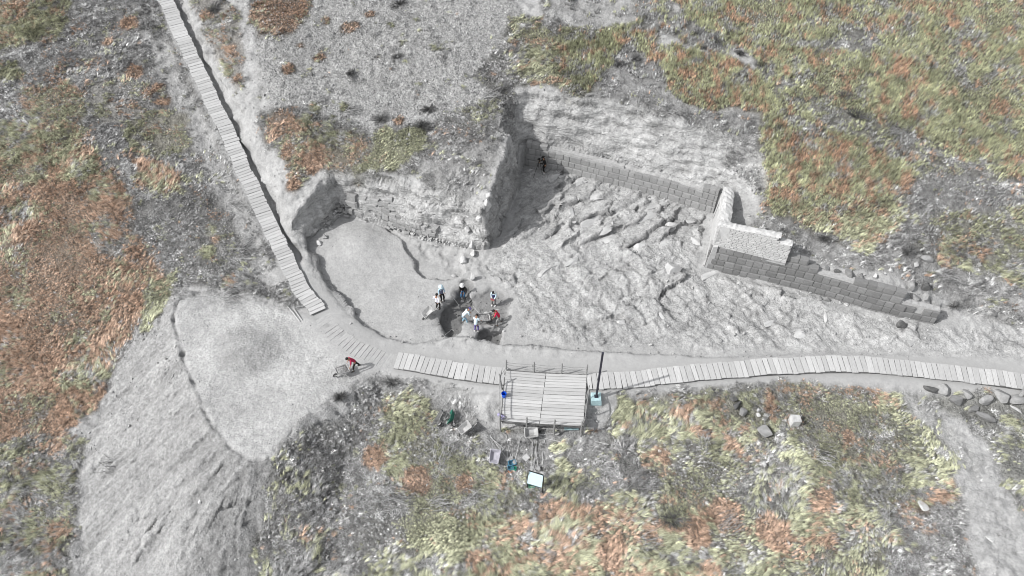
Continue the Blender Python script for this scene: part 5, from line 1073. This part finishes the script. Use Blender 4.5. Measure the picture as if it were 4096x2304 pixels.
def scatter(name, label, cat, coll, n_var, pos, rot, scl, tint, var=None):
    n = len(pos); me_ = bpy.data.meshes.new(name); me_.vertices.add(n); me_.vertices.foreach_set('co', pos.astype(np.float32).ravel())
    def attr(nm, t, arr, key): at_ = me_.attributes.new(nm, t, 'POINT'); at_.data.foreach_set(key, arr.ravel())
    attr('rot', 'FLOAT_VECTOR', rot.astype(np.float32), 'vector'); attr('scl', 'FLOAT_VECTOR', scl.astype(np.float32), 'vector')
    attr('tint', 'FLOAT_COLOR', np.c_[tint, np.ones(n)].astype(np.float32), 'color')
    attr('pick', 'INT', (var if var is not None else rng.integers(0, n_var, n)).astype(np.int32), 'value')
    ng = bpy.data.node_groups.new(name, 'GeometryNodeTree'); ng.interface.new_socket('Geometry', in_out='INPUT', socket_type='NodeSocketGeometry'); ng.interface.new_socket('Geometry', in_out='OUTPUT', socket_type='NodeSocketGeometry')
    N = ng.nodes; L = ng.links.new; gi = N.new('NodeGroupInput'); go = N.new('NodeGroupOutput'); ip = N.new('GeometryNodeInstanceOnPoints'); ci = N.new('GeometryNodeCollectionInfo')
    ci.inputs[0].default_value = coll; ci.inputs[1].default_value = True; ci.inputs[2].default_value = True
    L(gi.outputs[0], ip.inputs['Points']); L(ci.outputs[0], ip.inputs['Instance']); ip.inputs['Pick Instance'].default_value = True
    for nm, t, s in (('rot', 'FLOAT_VECTOR', 'Rotation'), ('scl', 'FLOAT_VECTOR', 'Scale'), ('pick', 'INT', 'Instance Index')):
        na_ = N.new('GeometryNodeInputNamedAttribute'); na_.data_type = t; na_.inputs[0].default_value = nm; L(na_.outputs[0], ip.inputs[s])
    L(ip.outputs[0], go.inputs[0])
    o = link(name, me_); md = o.modifiers.new('scatter', 'NODES'); md.node_group = ng; tag(o, label, cat, kind='stuff'); print(name, n); return o
def points(step, margin=1.0):
    """jittered points over the ground in view, a little beyond the frame"""
    xs_ = np.arange(-46, 46, step); ys_ = np.arange(-24, 29.5, step); X, Y = np.meshgrid(xs_, ys_); X = X + rng.uniform(-.5, .5, X.shape) * step; Y = Y + rng.uniform(-.5, .5, Y.shape) * step
    X, Y = X.ravel(), Y.ravel(); Z = samp(H, X, Y); dy = Y - CAM[1]; dz = Z - CAM[2]; dep = dy * CT - dz * ST; u = X / dep; v = (dy * ST + dz * CT) / dep
    k = (np.abs(u) < .64 + .02 * margin) & (v < .36 + .02 * margin) & (v > -.36 - .03 * margin)
    return X[k], Y[k], Z[k]
def uni(f):  # noise values to even ranks
    r_ = np.empty(len(f)); r_[np.argsort(f)] = np.linspace(0, 1, len(f)); return r_

X, Y, Z = points(.128)
DG, DO, DY, DD, DC = (dn(k, X, Y) for k in range(5)); tot = DG + DO + DY + DD + 1e-6
DG, DO, DY, DD = DG / tot, DO / tot, DY / tot, DD / tot
holes = uni(fbm(X, Y, .6, 401, 4) + .25 * rng.normal(size=len(X)) * .3)
alive = (holes < DC)
lf = sstep(0, -14, X); upr = sstep(0, 6, Y) * sstep(3, 10, X)
k1 = uni((fbm(X, Y, 1.5, 411, 5, .65) * lf + fbm(X, Y, .9, 413, 4, .6) * (1 - lf) * (1 - upr) + fbm(X, Y * .6, .55, 415, 3) * upr * .9) + .16 * rng.normal(size=len(X))); k2 = uni(fbm(X, Y, .8, 421, 4, .6) + .16 * rng.normal(size=len(X)))
cls = np.full(len(X), 2)
isO = k1 > 1 - DO * 1.0; cls[isO] = 1
rem = 1 - DO + 1e-6; isG = (~isO) & (k2 < DG / rem); cls[isG] = 0
isD = (~isO) & (~isG) & (uni(fbm(X, Y, 1.2, 431, 4) + .1 * rng.normal(size=len(X))) < DD / (DD + DY + 1e-6)); cls[isD] = 3
# direction in which the grass is laid: combed towards the valley on the upper field, swirling elsewhere
sw = fbm(X, Y, 5, 441, 2) * 3.2 + fbm(X, Y, 1.4, 451, 2) * 1.6
upf = sstep(0, 5, Y) * sstep(2, 7, X)
flow = -math.pi / 2 + (1 - upf * .95) * (sw + .6) + rng.normal(size=len(X)) * .30
tall = .8 + .5 * fbm(X, Y, 3, 461, 3)
tone = .60 + .34 * np.clip(fbm(X, Y, 1.1, 471, 3) * 2.0, -1, 1)
nr = np.ones(len(X), bool)
for (a_, b_, c_) in RPOS: nr &= np.hypot(X - a_, Y - b_ + .15) > c_ + .12
mx_ = lambda a, b_, t: np.array(a) * (1 - t[:, None]) + np.array(b_) * t[:, None]
def pal(n, t, a, b_, j=.13): return np.clip(mx_(a, b_, t), 0, 1) * np.exp(rng.normal(size=(n, 1)) * j)
long_ = [blade_mesh('long_grass', 26, .10, .26, .72, .014, .70, .5, MG, .5, 10 + i, .33) for i in range(6)]
tuft_ = [blade_mesh('tuft_grass', 24, .09, .16, .36, .013, .5, .5, MG, 1.0, 30 + i) for i in range(4)]
up_ = [blade_mesh('upright_grass', 26, .07, .34, .78, .014, .27, .28, MG, .5, 80 + i, .5) for i in range(5)]
gcol = hidden_collection('grass_source', long_ + tuft_ + up_)
def put(name, label, cat, mask, cols, sc_, longp=.8, zoff=0., coll=gcol, nl=6, nt_=4, jt=.13):
    i = np.flatnonzero(mask & alive & nr); n = len(i); t = np.clip(tone[i] + .22 * upr[i] * (1.3 if 'o' == name[0] else 1) + rng.normal(size=n) * .15, 0, 1)
    pick = np.where(rng.random(n) < longp, rng.integers(0, nl, n), nl + rng.integers(0, nt_, n))
    if coll is gcol: pick = np.where(rng.random(n) < upf[i] * .95, 10 + rng.integers(0, 5, n), pick)
    s = sc_ * tall[i] * rng.uniform(.75, 1.25, n); rot = np.c_[rng.normal(size=n) * .08, rng.normal(size=n) * .08, flow[i]]
    tc_ = pal(n, t, *cols, j=jt) * np.where(rng.random(n) < .20 - .09 * upr[i], .48, 1.0 + .22 * upr[i])[:, None]
    scatter(name, label, cat, coll, 15, np.c_[X[i], Y[i], Z[i] + zoff], rot, np.c_[s, s, s * rng.uniform(.8, 1.15, n)], tc_, pick)
put('green_grass', 'pale green long grass combed over the slopes', 'grass', cls == 0, ((.32, .33, .23), (.64, .65, .475)), .84, jt=.20)
put('orange_grass', 'rusty orange dry grass in patches', 'grass', cls == 1, ((.46, .32, .235), (.67, .50, .39)), .80, .55, jt=.23)
put('dry_grass', 'grey dry grass and straw', 'grass', cls == 2, ((.23, .23, .23), (.58, .58, .58)), .72, .6, jt=.34)
scr = [blade_mesh('scrub', 26, .12, .10, .28, .018, .8, .5, MT, 1.0, 60 + i) for i in range(4)]
scol = hidden_collection('scrub_source', scr)
i = np.flatnonzero((cls == 3) & alive & nr); n = len(i); s = rng.uniform(.7, 1.25, n)
scatter('dark_scrub', 'low dark grey scrub and dead weeds', 'scrub', scol, 4, np.c_[X[i], Y[i], Z[i]], np.c_[np.zeros(n), np.zeros(n), rng.uniform(0, 6, n)], np.c_[s, s, s], pal(n, tone[i], (.16, .16, .16), (.45, .45, .45), .45))
# thin growth and straw on the bare plateau and banks, clods and stones
X2, Y2, Z2 = points(.3); c2_ = dn(4, X2, Y2); bare = (1 - c2_); plat_ = samp(clod, X2, Y2); cl_ = samp(cliff, X2, Y2); ins_ = samp(inside, X2, Y2); rk_ = samp(rk, X2, Y2); pm_ = samp(pathm, X2, Y2); ht_ = samp(heap_top, X2, Y2); hf_ = samp(heap_face, X2, Y2); dm_ = samp(dug_dark, X2, Y2)
kp = samp(keep, X2, Y2)
pr = (kp > .5) * (ins_ < .3) * (.5 * plat_ + .22 * bare * (1 - ht_) * (1 - pm_)) * (1 - cl_) * (1 - .93 * hf_)
gno = uni(fbm(X2, Y2, 1.1, 501, 4))
i = np.flatnonzero((rng.random(len(X2)) < pr * .8 * (gno > .55))); n = len(i); s = rng.uniform(.35, .8, n)
scatter('sparse_weeds', 'small dry weeds dotted over bare earth', 'weeds', scol, 4, np.c_[X2[i], Y2[i], Z2[i]], np.c_[np.zeros(n), np.zeros(n), rng.uniform(0, 6, n)], np.c_[s, s, s], pal(n, tone[:n] * 0 + rng.random(n), (.18, .18, .18), (.40, .40, .40), .3))
MC = veg_mat('earth_clods', .95, lo=.9, hi=1.1)
cl_m = []
for i_ in range(5): m_ = rock_mesh('clod', MC, 1, .8, 300 + i_); at_ = m_.attributes.new('shade', 'FLOAT', 'POINT'); at_.data.foreach_set('value', [.5] * len(m_.vertices)); cl_m.append(m_)
ccol = hidden_collection('clod_source', cl_m)
X3, Y3, Z3 = points(.2); kp3 = samp(keep, X3, Y3)
pl3, cl3, rk3, in3, pm3, hf3, ht3, dm3, c3_ = (samp(A, X3, Y3) for A in (clod, cliff, rk, inside, pathm, heap_face, heap_top, dug_dark)) if False else [samp(A, X3, Y3) for A in (clod, cliff, rk, inside, pathm, heap_face, heap_top, dug_dark)] + [dn(4, X3, Y3)]
edge = np.exp(-(samp(sdd, X3, Y3) / .35) ** 2)
pr = .55 * pl3 + .12 * rk3 * (fbm(X3, Y3, 1.5, 511, 3) > .05) + .012 * in3 * (1 - rk3) + .45 * dm3 + .10 * hf3 + .02 * ht3 + .01 * pm3 + .10 * (1 - c3_) * (1 - pm3) * (1 - ht3) * (1 - in3) + .05 * c3_ + .3 * edge * (1 - pm3)
near_walk = np.ones(len(X3))
for W in (WALK1, WALK2, WALK3): near_walk *= poly_sd(X3, Y3, [P(*w) for w in W], [(0,)] * len(W), closed=False)[0] > .85
i = np.flatnonzero((rng.random(len(X3)) < pr) & (near_walk > 0) & ((kp3 > .5) | (in3 > .5))); n = len(i)
s = np.exp(rng.normal(size=n) * .55) * .085; s = np.clip(s, .03, .34) * (1 + .3 * rk3[i]); al = (.33 + .06 * rng.normal(size=n) + .05 * rk3[i]) * (1 - .5 * dm3[i])
scatter('earth_clods', 'clods and small stones strewn over the bare earth', 'stones', ccol, 5, np.c_[X3[i], Y3[i], Z3[i] + s * .15], rng.uniform(0, 6, (n, 3)), np.c_[s * rng.uniform(.8, 1.5, n), s, s * rng.uniform(.5, .9, n)], np.repeat(np.clip(al, .08, .6)[:, None], 3, 1))

# bushes, brushwood, silvery plants
def bush(px, py, r, label, dark=True, name='bush', green=None, n=240, h=.6, cat='bush', grp=None):
    g = at(px, py); r_ = random.Random(int(px * 7 + py)); root = empty(name, g); tag(root, label, cat, grp)
    b = MB()
    ph = r_.uniform(0, 6)
    for i in range(n * 2):
        a = r_.uniform(0, 6.28); lob = 1 + .28 * math.sin(2 * a + ph) + .18 * math.sin(5 * a + 2 * ph); e = math.acos(r_.uniform(0.02, 1)); d = Vector((math.cos(a) * math.sin(e), math.sin(a) * math.sin(e), math.cos(e) * h)); l = r * lob * r_.uniform(.35, 1.1); p0 = d * l * r_.uniform(.2, .5); p1 = d * l + Vector((r_.uniform(-.1, .1), r_.uniform(-.1, .1), 0)) * r
        q = Vector((r_.uniform(-1, 1), r_.uniform(-1, 1), r_.uniform(-1, 1))).normalized() * .013; b.add([p0 - q * .7, p0 + q * .7, p1 + q, p1 - q], [(0, 1, 2, 3)])
    b.build('twigs', green or M['stalkd' if dark else 'stalk'], root)
    b = MB()
    for i in range(7): a = i * .9; b.tube([(0, 0, -.05), (math.cos(a) * r * .5, math.sin(a) * r * .5, r * h * .55)], [.02, .008], 4)
    b.build('stems', M['stalkd'], root)
BUSH = [(2788,138,.75,'round dark bush on the trodden patch near the upper bare path'),(2862,168,.85,'dark spreading bush just right of the round one on the upper path'),(3050,255,.95,'large dark bush beside the bare diagonal trail'),(2960,215,.5,'small dark bush left of the largest one on the trail'),
 (2545,235,.6,'dark bush at the peak of the eroded gully'),(2480,260,.55,'dark bush left of the gully peak'),(1403,295,.5,'flat round dark cushion plant alone on the bare plateau'),(1590,228,.5,'small dark plant on the bare plateau below the top edge'),
 (1525,480,.85,'broad dark bush above the green tuft on the plateau edge'),(1690,505,.75,'dark bush right of the green tuft on the plateau edge'),(1715,440,.6,'dark bush on the open plateau above the ridge'),(3425,462,.9,'dark bush in the bare gap of the trail'),(3555,520,1.0,'large dark bush where the diagonal trail widens'),(3380,385,.7,'dark bush touching the upper side of the trail'),
 (3302,955,.8,'dark bush on the slope above the pale brick wall'),(3632,1010,.7,'dark bush on the bank beyond the stones'),(1570,1530,.8,'dark bush below the start of the short boardwalk'),(1600,20,.8,'grey bush at the top edge of the plateau'),
 (2980,1500,.02,''),(2690,2080,1.15,'large dark grey bush in the lower orange grass'),(1360,1590,.5,'small dark bush at the edge of the spoil heap'),(860,40,.9,'dark bush right of the boardwalk near the top edge'),(3820,1225,.5,'low dark bush beyond the end of the block wall'),(2820,1240,.02,''),(2020,360,.7,'dark bush on the crest of the dividing ridge')]
for a, b_, r_, l_ in BUSH:
    if l_: bush(a, b_, r_, l_)
M['silver'] = mat('silvery_leaf', (.50, .50, .47), .7, .2, vary=.1); M['straw'] = mat('yellow_straw_leaf', (.52, .52, .34), .7, .2)
def rosette(px, py, r, label, m='silver', n=80):
    g = at(px, py); r_ = random.Random(int(px + py * 3)); root = empty('silver_plant', g); tag(root, label, 'plant')
    me_ = []
    for k in range(3):
        b = MB(); w = r * .035; b.add([(0, -w * .3, 0), (0, w * .5, 0), (r * .5, w, r * .22), (r * .5, -w, r * .22), (r, 0, r * .10 + k * .05)], [(0, 1, 2, 3), (3, 2, 4)]); me_.append(b.mesh('leaf', M[m]))
    for i in range(n):
        cx_, cy_ = r_.gauss(0, r * .55), r_.gauss(0, r * .9); s = r_.uniform(.2, .5); link('leaf', r_.choice(me_), root, (cx_, cy_, .02), (r_.uniform(-.4, .4), r_.uniform(-.6, .2), r_.uniform(0, 6.28)), (s, s, s))
for a, b_, r_, l_, m_ in [(3005,1770,.9,'yellowish rosette plant in a row below the large grey boulder','straw'),(3012,1830,.7,'silvery spiky plant touching the yellowish one','silver'),(3105,1865,.9,'tall silvery plant in the middle of the spiky row','silver'),(3125,1925,.8,'silvery plant below the middle one, tips spread wide','silver'),
   (3140,2030,.95,'silvery plant low in the spiky row','silver'),(3125,2090,1.0,'bright silvery plant lowest in the spiky row','silver'),(2960,1700,.7,'silvery plant left of the large grey boulder','silver'),(2950,1950,.9,'silvery sprawling plant amid pale grass','silver'),(2370,1770,.02,'','silver')]:
    if l_: rosette(a, b_, r_, l_, m_)
def brush(px, py, r, ang, label, n=46, spread=.45, m='stalk', L_=1.0):
    g = at(px, py); r_ = random.Random(int(px * 3 + py)); root = empty('brushwood', g); tag(root, label, 'brushwood'); b = MB(); b2 = MB()
    for i in range(n):
        a = ang + r_.gauss(0, spread); l = r * r_.uniform(.5, 1.3); c = Vector((r_.gauss(0, r * .35), r_.gauss(0, r * .35), r_.uniform(.05, .3))); d = Vector((math.cos(a), math.sin(a), r_.uniform(-.12, .25))) * l
        tgt = b if i % 3 else b2; mid = c + d * .5 + Vector((r_.uniform(-.06, .06), r_.uniform(-.06, .06), r_.uniform(0, .08))); tgt.tube([c, mid, c + d], [.016, .013, .006], 3, caps=False)
        if r_.random() < .6: a2 = a + r_.choice((-.6, .6)); tgt.tube([mid, mid + Vector((math.cos(a2), math.sin(a2), .2)) * l * .35], [.009, .004], 3, caps=False)
    b.build('sticks', M[m], root); b2.build('dark_sticks', M['stalkd'], root)
BR = [(1745,2020,.9,.2,'heap of bleached sticks beside a rusty grass patch, left of the light green grass'),(1900,1985,.9,-.5,'tangle of bleached sticks below the sign board and left of it'),(1560,1980,1.2,.0,'long fan of grey stalks lying flat in the dark scrub'),(1770,1830,1.0,1.2,'grey brushwood lying above the tool bundles'),(2330,1930,1.1,-.9,'large bed of grey brushwood right of the sign board'),
 (2560,1930,1.2,.4,'pale brushwood heap in the middle of the lower grass'),(2480,1780,1.0,1.4,'grey sticks combed downhill right of the platform'),(2810,1790,.8,1.5,'upright fan of grey stalks in the lower grass'),(2900,2110,1.0,.6,'whitish brushwood tangle beside the large dark grey bush'),(2580,2180,.8,.2,'small grey brush heap near the bottom edge'),
 (940,820,1.1,-.4,'white straw stalks fallen beside the middle of the long boardwalk'),(960,1000,1.2,.3,'tangle of white straw beside the lower part of the long boardwalk'),(900,1180,1.3,-.1,'long straw stalks above the rim of the spoil heap'),(1210,460,.9,.8,'thin pale twigs on the plateau above the orange tufts'),(1400,450,.8,.2,'fallen twigs in the middle of the plateau edge'),(2695,452,.8,-.7,'fan of white roots sticking out of the cliff edge'),
 (2545,300,.7,1.9,'pair of grey sticks lying in the eroded gully'),(3545,530,.9,.3,'curled pale brushwood on the upper bare trail'),(3770,1110,.9,-.3,'grey stalks lying on the bank above the stone pile'),(3520,2090,1.3,.4,'stalks between orange grass and dark scrub at lower right'),(3280,1830,.8,-.3,'pale sticks arched over dark ground left of the green bank'),(1960,390,1.0,.3,'light straw lying on the ridge below the plateau'),(430,1850,1.2,-.2,'white stalks along the border of the lower spoil slope'),(2930,2290,1.0,-.6,'long grey stalks at the bottom edge')]
for q in BR: brush(*q)
print('objects', len(bpy.data.objects))
